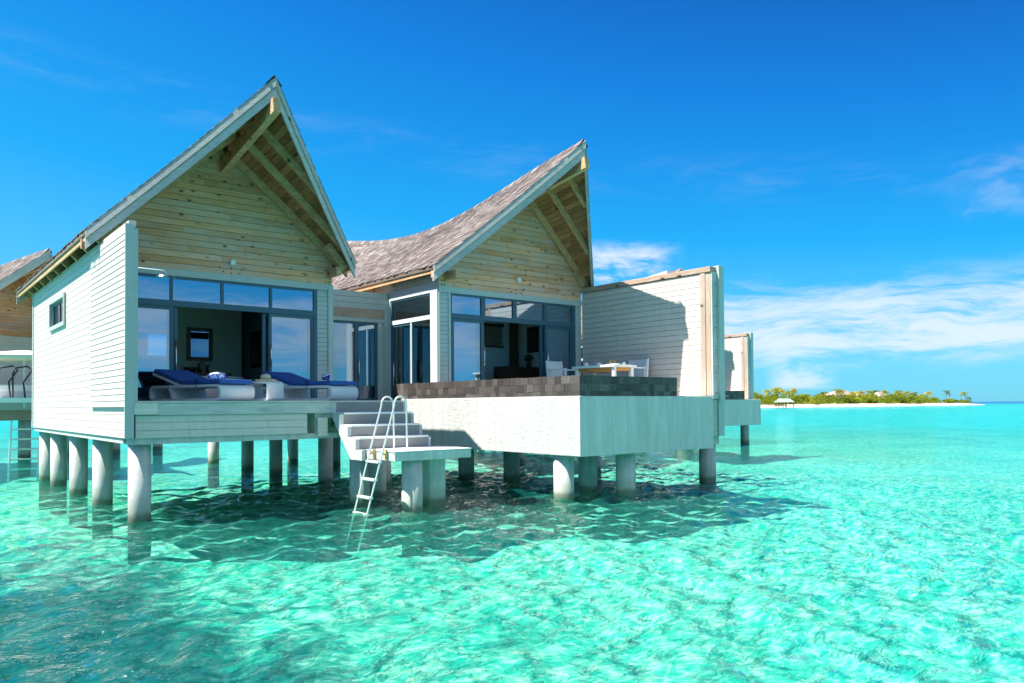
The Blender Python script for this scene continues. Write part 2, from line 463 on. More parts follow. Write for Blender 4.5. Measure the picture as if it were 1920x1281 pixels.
def water_mat():
    mt, t, out = newmat('lagoon water')
    pos = t.add('ShaderNodeNewGeometry').outputs['Position']
    p2 = t.mapping(pos, (1, 1, 0))
    sp = t.add('ShaderNodeSeparateXYZ', inp={0: pos})
    # ripples too small for the mesh
    r1 = t.noise(t.mapping(p2, (1, 1.9, 1), rot=(0, 0, R(28))), 3.4, 5, .62, .7)
    r2 = t.noise(t.mapping(p2, (1, 1.7, 1), rot=(0, 0, R(-14))), 12., 3, .6, .5)
    h = t.math('ADD', t.math('MULTIPLY', r1, .85), t.math('MULTIPLY', r2, .22))
    bp_ = t.add('ShaderNodeBump', inp={'Strength': .62, 'Distance': .15, 'Height': h})
    N = bp_.outputs[0]
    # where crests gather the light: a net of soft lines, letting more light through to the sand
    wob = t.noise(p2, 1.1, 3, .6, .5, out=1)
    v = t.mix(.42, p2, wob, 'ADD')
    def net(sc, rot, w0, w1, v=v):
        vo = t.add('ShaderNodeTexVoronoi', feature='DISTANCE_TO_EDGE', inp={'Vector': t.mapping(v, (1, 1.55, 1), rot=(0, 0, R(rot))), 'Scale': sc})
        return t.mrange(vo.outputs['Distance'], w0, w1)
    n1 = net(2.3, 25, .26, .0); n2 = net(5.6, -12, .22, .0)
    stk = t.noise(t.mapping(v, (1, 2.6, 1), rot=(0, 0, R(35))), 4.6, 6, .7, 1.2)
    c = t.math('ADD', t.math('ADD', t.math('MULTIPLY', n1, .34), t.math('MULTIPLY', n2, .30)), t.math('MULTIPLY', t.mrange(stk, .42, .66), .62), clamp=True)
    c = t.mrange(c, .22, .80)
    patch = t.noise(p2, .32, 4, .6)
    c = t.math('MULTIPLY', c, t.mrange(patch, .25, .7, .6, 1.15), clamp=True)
    # colour of the lagoon: greener over the near sand, bluer out over the open lagoon, dark blue past the reef
    dist = t.add('ShaderNodeVectorMath', operation='LENGTH', inp={0: pos}).outputs['Value']
    far = t.mrange(dist, 6., 70.)
    big = t.noise(p2, .06, 3)
    far = t.math('ADD', far, t.math('MULTIPLY', t.math('SUBTRACT', big, .5), .5), clamp=True)
    deep = t.mrange(t.math('ADD', dist, t.math('MULTIPLY', t.math('SUBTRACT', t.noise(p2, .004, 3), .5), 200.)), 620., 760.)
    body = t.mix(far, (.010, .40, .32), (.006, .34, .37))
    body = t.mix(t.math('MULTIPLY', t.mrange(patch, .4, .75), .45), body, t.mix(far, (.13, .66, .50), (.04, .48, .49)))
    body = t.mix(deep, body, (.004, .085, .26))
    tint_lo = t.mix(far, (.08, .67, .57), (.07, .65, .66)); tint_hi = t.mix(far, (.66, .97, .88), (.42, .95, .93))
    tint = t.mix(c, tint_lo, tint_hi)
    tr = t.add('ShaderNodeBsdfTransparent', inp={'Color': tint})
    df = t.add('ShaderNodeBsdfDiffuse', inp={'Color': body, 'Normal': N})
    vol = t.math('ADD', .10, t.math('MULTIPLY', far, .50)); vol = t.math('MAXIMUM', vol, deep)
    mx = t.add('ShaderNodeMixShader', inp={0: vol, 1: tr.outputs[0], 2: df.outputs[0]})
    fr = t.add('ShaderNodeFresnel', inp={'IOR': 1.33, 'Normal': N})
    gl = t.add('ShaderNodeBsdfGlossy', inp={'Color': (1, 1, 1, 1), 'Roughness': .045, 'Normal': N})
    fac = t.math('MULTIPLY', fr.outputs[0], t.math('SUBTRACT', 1.0, t.math('MULTIPLY', far, .58)), clamp=True)
    m2 = t.add('ShaderNodeMixShader', inp={0: fac, 1: mx.outputs[0], 2: gl.outputs[0]})
    t.l.new(m2.outputs[0], out.inputs[0]); return mt


def seabed_mat():
    mt, t, out = newmat('lagoon sand')
    pos = t.add('ShaderNodeNewGeometry').outputs['Position']
    n = t.noise(pos, .35, 5, .6); f = t.noise(t.mapping(pos, (1, 2.2, 1), rot=(0, 0, R(20))), 3.2, 4, .6, .8)
    c = t.mix(t.mrange(n, .35, .7), (.75, .76, .68), (.90, .91, .85))
    rub = t.noise(pos, 1.3, 6, .65)
    c = t.mix(t.math('MULTIPLY', t.mrange(rub, .58, .72), .45), c, (.36, .44, .36))
    # cast shadow near the lower left, painted into the bed colour as dark blue
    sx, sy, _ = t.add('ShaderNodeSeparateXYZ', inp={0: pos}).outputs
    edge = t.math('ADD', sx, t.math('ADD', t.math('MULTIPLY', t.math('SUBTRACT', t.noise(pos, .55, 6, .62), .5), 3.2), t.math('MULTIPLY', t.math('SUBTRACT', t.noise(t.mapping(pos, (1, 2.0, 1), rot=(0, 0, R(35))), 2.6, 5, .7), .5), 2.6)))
    shade_patch = t.math('MULTIPLY', t.mrange(edge, .9, -.45), t.mrange(t.math('ADD', sy, t.math('MULTIPLY', t.math('SUBTRACT', edge, sx), 1.2)), 4.5, -1.5))
    c = t.mix(t.math('MULTIPLY', shade_patch, .93), c, (.030, .065, .12))
    b = t.add('ShaderNodeBump', inp={'Strength': .5, 'Distance': .08, 'Height': f})
    d = t.add('ShaderNodeBsdfDiffuse', inp={'Color': c, 'Normal': b.outputs[0]})
    t.l.new(d.outputs[0], out.inputs[0]); return mt


def build_sea():
    rng = np.random.default_rng(3)
    xs = graded(-7000, 7000, -4.2, 13, .052, 1.04); ys = graded(-7000, 7000, -10.3, 4, .052, 1.04)
    X, Y = np.meshgrid(xs, ys, indexing='ij')
    dx = np.gradient(xs); dy = np.gradient(ys); SP = np.maximum(dx[:, None], dy[None, :])
    Z = np.full(X.shape, WL)
    for i in range(90):
        lam = .17 * (1.45 / .17) ** (rng.random() ** 1.2); th = R(-62) + rng.normal(0, .75)
        k = 2 * math.pi / lam; a = .0048 * lam ** .30
        ph = k * (X * math.cos(th) + Y * math.sin(th)) + rng.random() * 6.28
        ph += (.5 + .5 / lam) * np.sin(.37 * X * (1 + .1 * i % .5) + .41 * Y + i * 1.7) + .5 * np.sin(.9 * X - 1.1 * Y + i)
        amp = a * np.clip((lam / SP - 3) / 4, 0, 1)
        s = np.sin(ph); Z += amp * (s + .3 * np.cos(2 * ph + math.pi))
    o = grid_mesh('water', xs, ys, Z, water_mat()); o['kind'] = 'structure'
    xs = graded(-7000, 7000, -6, 14, .11, 1.08); ys = graded(-7000, 7000, -12, 8, .11, 1.08)
    X, Y = np.meshgrid(xs, ys, indexing='ij')
    Z = BED + .12 * np.sin(.5 * X + .8 * np.sin(.4 * Y)) * np.sin(.43 * Y + 1) + .05 * np.sin(1.7 * X + 1.1 * Y + np.sin(1.3 * Y)) + .04 * np.sin(2.9 * X - 2.3 * Y + 2 * np.sin(1.1 * X)) + .03 * np.sin(4.1 * Y + 2.2 * np.sin(1.9 * X) + X) * np.sin(2.3 * X + 1.4 * np.sin(1.7 * Y))
    D = np.hypot(X, Y); Z = Z - np.clip((D - 600) / 200, 0, 1) * 25
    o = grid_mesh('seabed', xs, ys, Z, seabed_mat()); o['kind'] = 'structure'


build_sea()
# ------------------------------------------------------------------ building helpers


def spans(a, b, holes):
    segs = [(a, b)]
    for h0, h1 in holes:
        o = []
        for s0, s1 in segs:
            if h1 <= s0 or h0 >= s1: o.append((s0, s1)); continue
            if h0 > s0: o.append((s0, h0))
            if h1 < s1: o.append((h1, s1))
        segs = o
    return [s for s in segs if s[1] - s[0] > .012]


JR = random.Random(77)


def siding(mb, ax, at, nrm, a, b, z0, z1, pitch, holes=(), gap=.006, lap=.007, thick=.03, back=True, tilt=.0):
    """lapped boards on the wall plane (ax=0: x=at, ax=1: y=at); nrm is the outward sign; holes (a,b,z0,z1)"""
    def Q(s, d, z): return (at + nrm * d, s, z) if ax == 0 else (s, at + nrm * d, z)
    cuts = sorted({h[2] for h in holes} | {h[3] for h in holes})
    z = z0
    while z < z1 - .01:
        zt = min(z + pitch, z1); ed = [z] + [c for c in cuts if z + .012 < c < zt - .012] + [zt]
        for za, zb in zip(ed[:-1], ed[1:]):
            hs = [(h[0], h[1]) for h in holes if h[2] < zb - .005 and h[3] > za + .005]
            pcs = []
            for s0, s1 in spans(a, b, hs):
                c0 = s0; jn = s0 + JR.uniform(.6, 3.2)
                while jn < s1 - .5: pcs.append((c0, jn - .002)); c0 = jn + .002; jn += JR.uniform(2.4, 4.2)
                pcs.append((c0, s1))
            for s0, s1 in pcs:
                zc = zb - gap if zb == zt else zb
                c = [Q(s0, -thick, za), Q(s1, -thick, za), Q(s1, lap + tilt, za), Q(s0, lap + tilt, za),
                     Q(s0, -thick, zc), Q(s1, -thick, zc), Q(s1, .003, zc), Q(s0, .003, zc)]
                mb.hexa(c)
        z = zt
    if back:
        zs = sorted({z0, z1} | set(cuts))
        for za, zb in zip(zs[:-1], zs[1:]):
            hs = [(h[0], h[1]) for h in holes if h[2] < zb - .005 and h[3] > za + .005]
            for s0, s1 in spans(a, b, hs):
                p = Q(s0, -thick - .07, za); q = Q(s1, -thick + .004, zb)
                mb.box(min(p[0], q[0]), min(p[1], q[1]), za, max(p[0], q[0]), max(p[1], q[1]), zb)


RIDGE = [(0, 5.40), (1.39, 5.20), (2.94, 4.93), (4.09, 4.74), (5.36, 4.60), (6.45, 4.56), (7.53, 4.60), (8.83, 4.74), (10.0, 4.93), (11.5, 5.20), (12.9, 5.40)]


class Roof:
    def __init__(s, xm, hl, hr, ya, yf, ze, dz=0.):
        s.xm, s.hl, s.hr, s.ya, s.yf, s.ze, s.dz = xm, hl, hr, ya, yf, ze, dz
        s.yb = ya + 12.9; s.yfb = s.yb - (yf - ya)
        s.kx, s.ky = zip(*RIDGE)
        xs = np.linspace(0, 12.9, 200); zs = np.interp(xs, s.kx, s.ky)
        k = np.ones(17) / 17; zz = np.convolve(np.pad(zs, 8, 'edge'), k, 'valid'); zz[:6] = zs[:6]; zz[-6:] = zs[-6:]
        s.gx, s.gz = xs, zz
    def ends(s, v): return s.ya + (s.yf - s.ya) * v, s.yb + (s.yfb - s.yb) * v
    def P(s, sg, v, t, dz=0.):
        y0, y1 = s.ends(v); zr = float(np.interp(t * 12.9, s.gx, s.gz)) + s.dz
        x = s.xm + (-s.hl if sg < 0 else s.hr) * v
        return Vector((x, y0 + (y1 - y0) * t, zr + (s.ze - zr) * v - .10 * 4 * v * (1 - v) * .35 + dz))
    def Y(s, sg, v, y, dz=0.):
        y0, y1 = s.ends(v); return s.P(sg, v, max(0, min(1, (y - y0) / (y1 - y0))), dz)
    def vz(s, sg, y, z, dz):
        lo, hi = 0., 1.
        for _ in range(40):
            md = (lo + hi) / 2
            if s.Y(sg, md, y, dz).z > z: lo = md
            else: hi = md
        return (lo + hi) / 2


def build_roof(rf, parent, yg, tail_x, seed, tails=True):
    rnd = random.Random(seed)
    top = MB()                                                     # closed slab under the shingles
    for sg in (-1, 1):
        nv, ntt = 8, 24; vs = []; fs = []
        for i in range(nv + 1):
            for j in range(ntt + 1):
                vs.append(rf.P(sg, i / nv, j / ntt, -.012)); vs.append(rf.P(sg, i / nv, j / ntt, -.085))
        def id_(i, j, k): return (i * (ntt + 1) + j) * 2 + k
        for i in range(nv):
            for j in range(ntt):
                fs.append((id_(i, j, 0), id_(i + 1, j, 0), id_(i + 1, j + 1, 0), id_(i, j + 1, 0)))
                fs.append((id_(i, j, 1), id_(i, j + 1, 1), id_(i + 1, j + 1, 1), id_(i + 1, j, 1)))
        for i in range(nv):
            for j in (0, ntt): fs.append((id_(i, j, 0), id_(i, j, 1), id_(i + 1, j, 1), id_(i + 1, j, 0)))
        for j in range(ntt): fs.append((id_(nv, j, 0), id_(nv, j, 1), id_(nv, j + 1, 1), id_(nv, j + 1, 0)))
        top.add(vs, fs)
    roof = top.build('roof', M['under'], parent)
    sh = MB()
    nc = 25
    for sg in (-1, 1):
        for c in range(nc):
            v0 = max(0, c / nc - .012); v1 = (c + 1) / nc + .006
            y0, y1 = rf.ends(v1); ln = y1 - y0; pos = -.03 - rnd.random() * .1
            while pos < ln + .02:
                w = rnd.uniform(.09, .19); e0 = max(pos, -.035); e1 = min(pos + w - .006, ln + .035); pos += w
                if e1 - e0 < .02: continue
                t0, t1 = e0 / ln, e1 / ln; j = rnd.uniform(-.004, .006); l = rnd.uniform(.016, .028)
                vv = v1 + rnd.uniform(-.004, .004)
                a, b = rf.P(sg, v0, t0, .002), rf.P(sg, v0, t1, .002); d, c_ = rf.P(sg, vv, t0, l + j), rf.P(sg, vv, t1, l + j)
                if e0 < 0 or e1 > ln:
                    for q, e in ((a, e0), (d, e0), (b, e1), (c_, e1)):
                        if e < 0: q.y += e
                        elif e > ln: q.y += e - ln
                dn = Vector((0, 0, -.018))
                sh.add([a, b, c_, d, d + dn, c_ + dn], [(0, 1, 2, 3) if sg > 0 else (3, 2, 1, 0), (3, 2, 5, 4), (0, 3, 4), (1, 5, 2)])
    # ridge cap
    n = 46
    for i in range(n):
        t0 = i / n; t1 = (i + 1.25) / n
        p, q = rf.P(1, 0, t0, .055), rf.P(1, 0, min(1, t1), .035)
        for sg in (-1, 1):
            w = Vector((sg * .13, 0, -.15))
            sh.add([p, q, q + w, p + w], [(0, 1, 2, 3) if sg > 0 else (3, 2, 1, 0)])
    sh.build('shingles', M['shingle'], roof)
    # barge boards front and back: a deep board and a thinner proud one above
    for sg in (-1, 1):
        for end in (0, 1):
            b = MB(); n = 10
            for lo, hi, d0, d1 in ((-.34, -.135, -.01, .03), (-.155, .005, .03, .062)):
                pts = []
                for i in range(n + 1):
                    p = rf.P(sg, i / n, end); e = -1 if end == 0 else 1
                    pts.append([p + Vector((0, e * d0, lo)), p + Vector((0, e * d1, lo)), p + Vector((0, e * d1, hi)), p + Vector((0, e * d0, hi))])
                vs = [q for pp in pts for q in pp]; fs = []
                for i in range(n):
                    for k in range(4): fs.append((i * 4 + k, i * 4 + (k + 1) % 4, i * 4 + 4 + (k + 1) % 4, i * 4 + 4 + k))
                fs += [(0, 1, 2, 3), (n * 4 + 3, n * 4 + 2, n * 4 + 1, n * 4)]
                b.add(vs, fs)
            b.build('bargeboard', M['barge'], roof)
    # soffit boards under the front overhang
    so_ = MB(); nb = 26
    for sg in (-1, 1):
        for i in range(nb):
            va, vb = i / nb + .002, (i + 1) / nb - .002
            e = .93 if i % 3 else .8
            A = rf.P(sg, va, 0, -.092); B = rf.P(sg, vb, 0, -.092); C_ = rf.Y(sg, vb, yg + .25, -.092); D = rf.Y(sg, va, yg + .25, -.092)
            k = rnd.uniform(.3, .7); A2 = A.lerp(D, k); B2 = B.lerp(C_, k)
            for q in ([A, B, B2, A2], [A2, B2, C_, D]):
                so_.add(q + [p + Vector((0, 0, .006)) for p in q], [(0, 1, 2, 3), (7, 6, 5, 4), (0, 4, 5, 1), (1, 5, 6, 2), (2, 6, 7, 3), (3, 7, 4, 0)])
    so_.build('soffit', M['soffit'], roof)
    # rafters parallel to the gable, cut off where they meet the barge
    for y in (yg - .10, yg - .78, yg - 1.46):
        for sg in (-1, 1):
            v1 = min(1., (y - rf.ya) / (rf.yf - rf.ya) - .03)
            a = rf.Y(sg, .02, y, -.10); b = rf.Y(sg, max(.1, v1), y, -.10); n = 5; r = MB()
            pts = [rf.Y(sg, .02 + (max(.1, v1) - .02) * i / n, y, -.10) for i in range(n + 1)]
            vs = []; fs = []
            for p in pts:
                for dy, dz in ((-.04, 0), (.04, 0), (.04, -.17), (-.04, -.17)): vs.append(p + Vector((0, dy, dz)))
            for i in range(n):
                for k in range(4): fs.append((i * 4 + k, i * 4 + (k + 1) % 4, i * 4 + 4 + (k + 1) % 4, i * 4 + 4 + k))
            fs += [(0, 1, 2, 3), (n * 4 + 3, n * 4 + 2, n * 4 + 1, n * 4)]
            r.add(vs, fs); r.build('rafter', M['rafter'], roof)
    # ridge beam poking out under the apex
    b = MB(); a = rf.P(1, 0, 0, -.36) + Vector((0, -.075, 0)); c = rf.Y(1, 0, yg + .2, -.36)
    b.beam(a, c, .12, .24); b.build('ridge_beam', M['rafter'], roof)
    # eaves: sub-fascia and rafter tails down both sides
    for sg in (-1, 1):
        f = MB(); n = 12
        for i in range(n):
            p, q = rf.P(sg, .985, i / n, -.09), rf.P(sg, .985, (i + 1) / n, -.09)
            f.hexa([p + Vector((-.015, 0, -.11)), p + Vector((.015, 0, -.11)), q + Vector((.015, 0, -.11)), q + Vector((-.015, 0, -.11)),
                    p + Vector((-.015, 0, 0)), p + Vector((.015, 0, 0)), q + Vector((.015, 0, 0)), q + Vector((-.015, 0, 0))])
        f.build('eave_board', M['rafter'], roof)
        if not tails: continue
        y = rf.yf + .1
        while y < rf.yfb:
            p = rf.Y(sg, .955, y, -.20); q = rf.Y(sg, .80, y, -.10)
            tb = MB(); tb.beam(p + Vector((0, 0, .0)), q, .07, .15); tb.build('rafter_tail', M['rafter'], roof); y += .95
    return roof


def gable(rf, parent, x0, x1, yg, z0, seed):
    """pine boards filling the triangle under the roof"""
    rnd = random.Random(seed); mb = MB(); z = z0; p = .118
    top = rf.Y(1, 0, yg, -.12).z
    def iv(zz):
        zz = min(zz, top - .02)
        a = rf.xm - rf.hl * rf.vz(-1, yg, zz, -.12); b = rf.xm + rf.hr * rf.vz(1, yg, zz, -.12)
        return max(a, x0), min(b, x1)
    while z < top - .03:
        zt = min(z + p, top - .02); a0, b0 = iv(z); a1, b1 = iv(zt - .007)
        cuts = [a0]; x = a0 + rnd.uniform(.4, 2.4)
        while x < b0 - .3:
            if a1 + .1 < x < b1 - .1: cuts.append(x)
            x += rnd.uniform(1.3, 2.6)
        cuts.append(b0)
        for i, (c0, c1) in enumerate(zip(cuts[:-1], cuts[1:])):
            d0 = a1 if i == 0 else c0; d1 = b1 if i == len(cuts) - 2 else c1
            if i: c0 += .0025; d0 += .0025
            j = rnd.uniform(0, .004)
            mb.hexa([(c0, yg - .012 - j, z), (c1, yg - .012 - j, z), (c1, yg + .03, z), (c0, yg + .03, z),
                     (d0, yg - .002 - j, zt - .007), (d1, yg - .002 - j, zt - .007), (d1, yg + .03, zt - .007), (d0, yg + .03, zt - .007)])
        z += p
    g = mb.build('gable_wall', M['pine'], parent)
    bk = MB(); n = 10; pts = []
    for i in range(n + 1):
        zz = z0 + (top - .03 - z0) * i / n; a, b = iv(zz); pts.append((a, b, zz))
    poly = [(a, zz) for a, b, zz in pts] + [(b, zz) for a, b, zz in reversed(pts)]
    bk.prism(poly, 1, yg + .028, yg + .09); bk.build('gable_backing', M['ceil'], g)
    return g


def framed(parent, name, ax, at, a, b, z0, z1, fw, mat, gmat, depth=.06, nrm=-1, handle=None, pane=True):
    """a glazed leaf: frame with a pane and perhaps a bar handle as sub-parts"""
    def bx(mb, s0, s1, c0, c1, d0, d1):
        p = sorted((at + d0, at + d1))
        if ax == 1: mb.box(s0, p[0], c0, s1, p[1], c1)
        else: mb.box(p[0], s0, c0, p[1], s1, c1)
    f = MB()
    bx(f, a, a + fw, z0, z1, 0, depth); bx(f, b - fw, b, z0, z1, 0, depth)
    bx(f, a + fw, b - fw, z1 - fw, z1, 0.001, depth - .001); bx(f, a + fw, b - fw, z0, z0 + fw, 0.001, depth - .001)
    o = f.build(name, mat, parent)
    if pane:
        g = MB(); bx(g, a + fw - .004, b - fw + .004, z0 + fw - .004, z1 - fw + .004, depth * .45, depth * .45 + .008); g.build('pane', gmat, o)
    if handle:
        s, h0, h1 = handle; hb = MB(); d = nrm * .055
        if ax == 1:
            hb.tube([(s, at + d, h0), (s, at + d, h1)], .014)
            for z in (h0 + .08, h1 - .08): hb.tube([(s, at + d, z), (s, at, z)], .008, 6)
        else:
            hb.tube([(at + d, s, h0), (at + d, s, h1)], .014)
            for z in (h0 + .08, h1 - .08): hb.tube([(at + d, s, z), (at, s, z)], .008, 6)
        hb.build('handle', M['steel'], o, smooth=True)
    return o


def curtain(parent, ax, at, a, b, z0, z1, amp=.035):
    mb = MB(); n = int((b - a) / .018); vs = []
    for i in range(n + 1):
        s = a + (b - a) * i / n; d = amp * math.sin(i * .9) + .3 * amp * math.sin(i * .37 + 1)
        for z in (z0, z1): vs.append((s, at + d, z) if ax == 1 else (at + d, s, z))
    mb.add(vs, [(2 * i, 2 * i + 2, 2 * i + 3, 2 * i + 1) for i in range(n)])
    return mb.build('curtain', M['curtain'], parent, smooth=True)


def pile(parent, x, y, zt, r=.165, square=False, name='piling'):
    mb = MB()
    if square: mb.box(x - r, y - r, BED - .3, x + r, y + r, zt); o = mb.build(name, M['pile'], parent, bevel=.02)
    else:
        mb.tube([(x, y, BED - .3), (x, y, zt)], r, 26); o = mb.build(name, M['pile'], parent)
        for p in o.data.polygons:
            if len(p.vertices) == 4: p.use_smooth = True
    return o


# ------------------------------------------------------------------ the villa
LG, RG = 2.40, 1.23                                              # gable planes of the two pavilions
villa = thing('villa', (0, 0, 0), 'sage white overwater villa with two pointed shingle roofs and steps to the sea', 'villa', 'villas along the jetty')


def build_villa(V):
    # ---- left side wall with its small window
    w = MB(); siding(w, 0, 0, -1, 0.0, 9.53, -.561, 2.72, .1193, holes=[(5.25, 6.92, 1.66, 2.16)])
    wall = w.build('side_wall', M['siding'], V)
    t = MB(); t.box(-.03, 9.53, -.561, .13, 9.60, 2.72); t.build('corner_trim', M['lframe'], wall)
    f = MB()
    for q in ((5.17, 1.58, 5.25, 2.24), (6.92, 1.58, 7.00, 2.24), (5.25, 1.58, 6.92, 1.66), (5.25, 2.16, 6.92, 2.24)):
        f.box(-.05, q[0], q[1], .0, q[2], q[3])
    o = f.build('side_window', M['trim'], V)
    g = MB()
    for q in ((5.25, 1.66, 5.33, 2.16), (6.84, 1.66, 6.92, 2.16), (6.05, 1.66, 6.12, 2.16), (5.33, 1.66, 6.05, 1.71), (5.33, 2.11, 6.05, 2.16), (6.12, 1.66, 6.84, 1.71), (6.12, 2.11, 6.84, 2.16)):
        g.box(.02, q[0], q[1], .055, q[2], q[3])
    g.build('sash', M['frame'], o); g = MB(); g.box(.034, 5.33, 1.70, .042, 6.84, 2.12); g.build('pane', M['glass'], o)
    # ---- louvred wing of the side wall
    lv = MB(); siding(lv, 0, -.03, -1, 0.012, 2.555, -.085, 2.63, .0968, gap=.022, lap=.020, thick=.025, back=False)
    lv.box(-.042, .02, -.06, -.031, 2.545, 2.62); lv.build('louver_screen', M['siding'], V)
    e = MB(); e.box(-.055, -.03, -.561, .075, -.0, 2.66); e.box(.075, -.018, -.2, .125, 0.0, 2.60); e.box(.0, .0, -.561, .10, 2.4, 2.62)
    e.build('end_post', M['trim'], V)
    # ---- outdoor shower on the inside of the wing
    sh = MB(); sh.tube([(.10, 1.2, 2.21), (.82, 1.2, 2.20), (.845, 1.2, 2.17), (.845, 1.2, 2.12)], .016)
    s = sh.build('shower_arm', M['white'], V, smooth=True); hd = MB(); hd.lathe((.845, 1.2, 2.10), [(.02, .025), (.14, .015), (.15, 0), (.02, 0)], 20); hd.build('shower_head', M['steel'], s)
    # ---- roofs and gables
    LR = Roof(2.20, 2.44, 2.55, -.13, 1.95, 2.90); RR = Roof(8.60, 2.48, 2.23, -.95, 1.08, 2.86, .06)
    build_roof(LR, V, LG, 0, 11); gable(LR, V, .10, 4.46, LG, 2.45, 3)
    with wing(): build_roof(RR, V, RG, 0, 12); gable(RR, V, 6.36, 10.58, RG, 2.46, 4)
    # upper side walls to the eaves
    for at, n, a, b in ((4.46, 1, LG + .03, 9.5), (6.36, -1, 3.36, 9.5), (10.6, 1, RG + .03, 9.5)):
        with (wing() if at > 5 else noframe()): q = MB(); siding(q, 0, at, n, a, b, -.56, 2.74, .1193); q.build('side_wall', M['siding'], V)
    with wing(): q = MB(); siding(q, 0, 6.36, -1, RG, 3.36, 2.42, 2.74, .16); q.build('wall_panel', M['siding'], V)
    for x0, x1 in ((.13, 4.36), (6.46, 10.5)):
        with (wing() if x0 > 5 else noframe()): q = MB(); siding(q, 1, 9.5, 1, x0, x1, -.56, 2.74, .1193, holes=[(x0 + .8, x1 - .8, .2, 2.2)]); q.build('rear_wall', M['siding'], V)
    # wall plate stubs at the gable feet
    for x, y in ((4.40, LG), (6.55, RG), (.12, LG)):
        with (wing() if x > 5 else noframe()): b = MB(); b.box(x - .06, y - .46, 2.60, x + .06, y, 2.76); b.build('plate_stub', M['rafter'], V)
    # bolts of the corner plates
    for x0, y in ((4.32, LG), (6.43, RG)):
        for i in (0, 1):
            for k in (0, 1):
              with (wing() if x0 > 5 else noframe()): b = MB(); b.tube([(x0 + i * .075, y - .022, 2.50 + k * .085), (x0 + i * .075, y, 2.50 + k * .085)], .014, 8); b.build('bolt', M['blacksteel'], V)
    for x0, y in ((2.35, LG), (8.50, RG)):
        for dx, dz in ((-.22, -.08), (-.15, -.16), (0, -.09), (.0, -.18), (.2, -.10), (.24, -.06), (.16, -.17)):
            with (wing() if x0 > 5 else noframe()): b = MB(); b.tube([(x0 + dx, y - .022, 2.66 + dz), (x0 + dx, y, 2.66 + dz)], .013, 8); b.build('bolt', M['blacksteel'], V)
    for x, y, z in ((2.36, LG, 2.68), (8.54, RG, 2.79)):
        with (wing() if x > 5 else noframe()): b = MB(); b.box(x - .045, y - .10, z - .05, x + .045, y - .01, z + .05); b.build('wall_light', M['white'], V, bevel=.012)
    # ---- front of the left pavilion
    tr = MB(); tr.box(.13, LG - .03, 2.325, 4.36, LG + .05, 2.45); tr.box(4.36, LG - .035, 0, 4.47, LG + .05, 2.445)
    tr.build('trim', M['trim'], V)
    sp_ = MB(); siding(sp_, 1, LG, -1, 4.125, 4.36, 0, 2.325, .095, lap=.010); sp_.build('pier', M['trim'], V)
    d = MB(); d.box(.13, LG - .01, 2.275, 4.125, LG + .07, 2.325); d.box(.13, LG - .012, 1.765, 4.125, LG + .072, 1.875)
    for x in (1.235, 2.16, 3.115): d.box(x, LG - .008, 1.875, x + .05, LG + .06, 2.275)
    d.box(4.05, LG - .011, 0, 4.125, LG + .071, 1.765); d.box(4.05, LG - .011, 1.875, 4.125, LG + .071, 2.275)
    fr = d.build('door_frame', M['frame'], V)
    for a, b in ((.13, 1.235), (1.285, 2.16), (2.21, 3.115), (3.165, 4.05)):
        g = MB(); g.box(a - .002, LG + .02, 1.873, b + .002, LG + .03, 2.277); g.build('transom_pane', M['tglass'], fr)
    framed(V, 'sliding_door', 1, LG + .005, .13, 1.30, .02, 1.763, .06, M['frame'], M['glass'])
    framed(V, 'sliding_door', 1, LG + .075, .22, 1.39, .02, 1.763, .06, M['frame'], M['glass'], handle=(1.35, .38, 1.15))
    framed(V, 'sliding_door', 1, LG + .005, 3.10, 4.06, .02, 1.763, .06, M['frame'], M['glass'], handle=(3.13, .68, 1.14))
    framed(V, 'sliding_door', 1, LG + .075, 3.0, 4.02, .02, 1.763, .06, M['frame'], M['glass'])
    with wing():
        # ---- front of the right pavilion
        tr = MB(); tr.box(6.39, RG - .03, 2.335, 10.59, RG + .05, 2.46); tr.box(6.35, RG - .034, -.02, 6.39, RG + .05, 2.455); tr.box(10.375, RG - .03, 0, 10.44, RG + .05, 2.335)
        tr.box(6.60, RG - .03, 0, 6.655, RG + .05, 2.335); tr.build('trim', M['trim'], V)
        sp_ = MB(); siding(sp_, 1, RG, -1, 6.39, 6.60, 0, 2.335, .095, lap=.010); sp_.build('pier', M['trim'], V); sp_ = MB(); siding(sp_, 1, RG, -1, 10.44, 10.58, 0, 2.335, .095, lap=.010); sp_.build('pier', M['trim'], V)
        d = MB(); d.box(6.655, RG - .01, 2.29, 10.375, RG + .07, 2.335); d.box(6.655, RG - .012, 1.79, 10.375, RG + .072, 1.90)
        for x in (7.5, 8.41, 9.355): d.box(x, RG - .008, 1.90, x + .11, RG + .06, 2.29)
        for z0, z1 in ((0, 1.79), (1.90, 2.29)):
            d.box(10.27, RG - .011, z0, 10.375, RG + .071, z1); d.box(6.655, RG - .011, z0, 6.70, RG + .071, z1)
        fr = d.build('door_frame', M['frame'], V)
        for a, b in ((6.70, 7.5), (7.61, 8.41), (8.52, 9.355), (9.465, 10.27)):
            g = MB(); g.box(a - .002, RG + .02, 1.898, b + .002, RG + .03, 2.292); g.build('transom_pane', M['tglass'], fr)
        framed(V, 'sliding_door', 1, RG + .005, 6.70, 7.56, .02, 1.788, .06, M['frame'], M['glass'])
        framed(V, 'sliding_door', 1, RG + .075, 6.76, 7.63, .02, 1.788, .06, M['frame'], M['glass'], handle=(7.60, .68, 1.24))
        framed(V, 'sliding_door', 1, RG + .005, 9.40, 10.28, .02, 1.788, .06, M['frame'], M['glass'], handle=(9.44, .55, 1.20))
        framed(V, 'sliding_door', 1, RG + .075, 9.31, 10.24, .02, 1.788, .06, M['frame'], M['glass'])
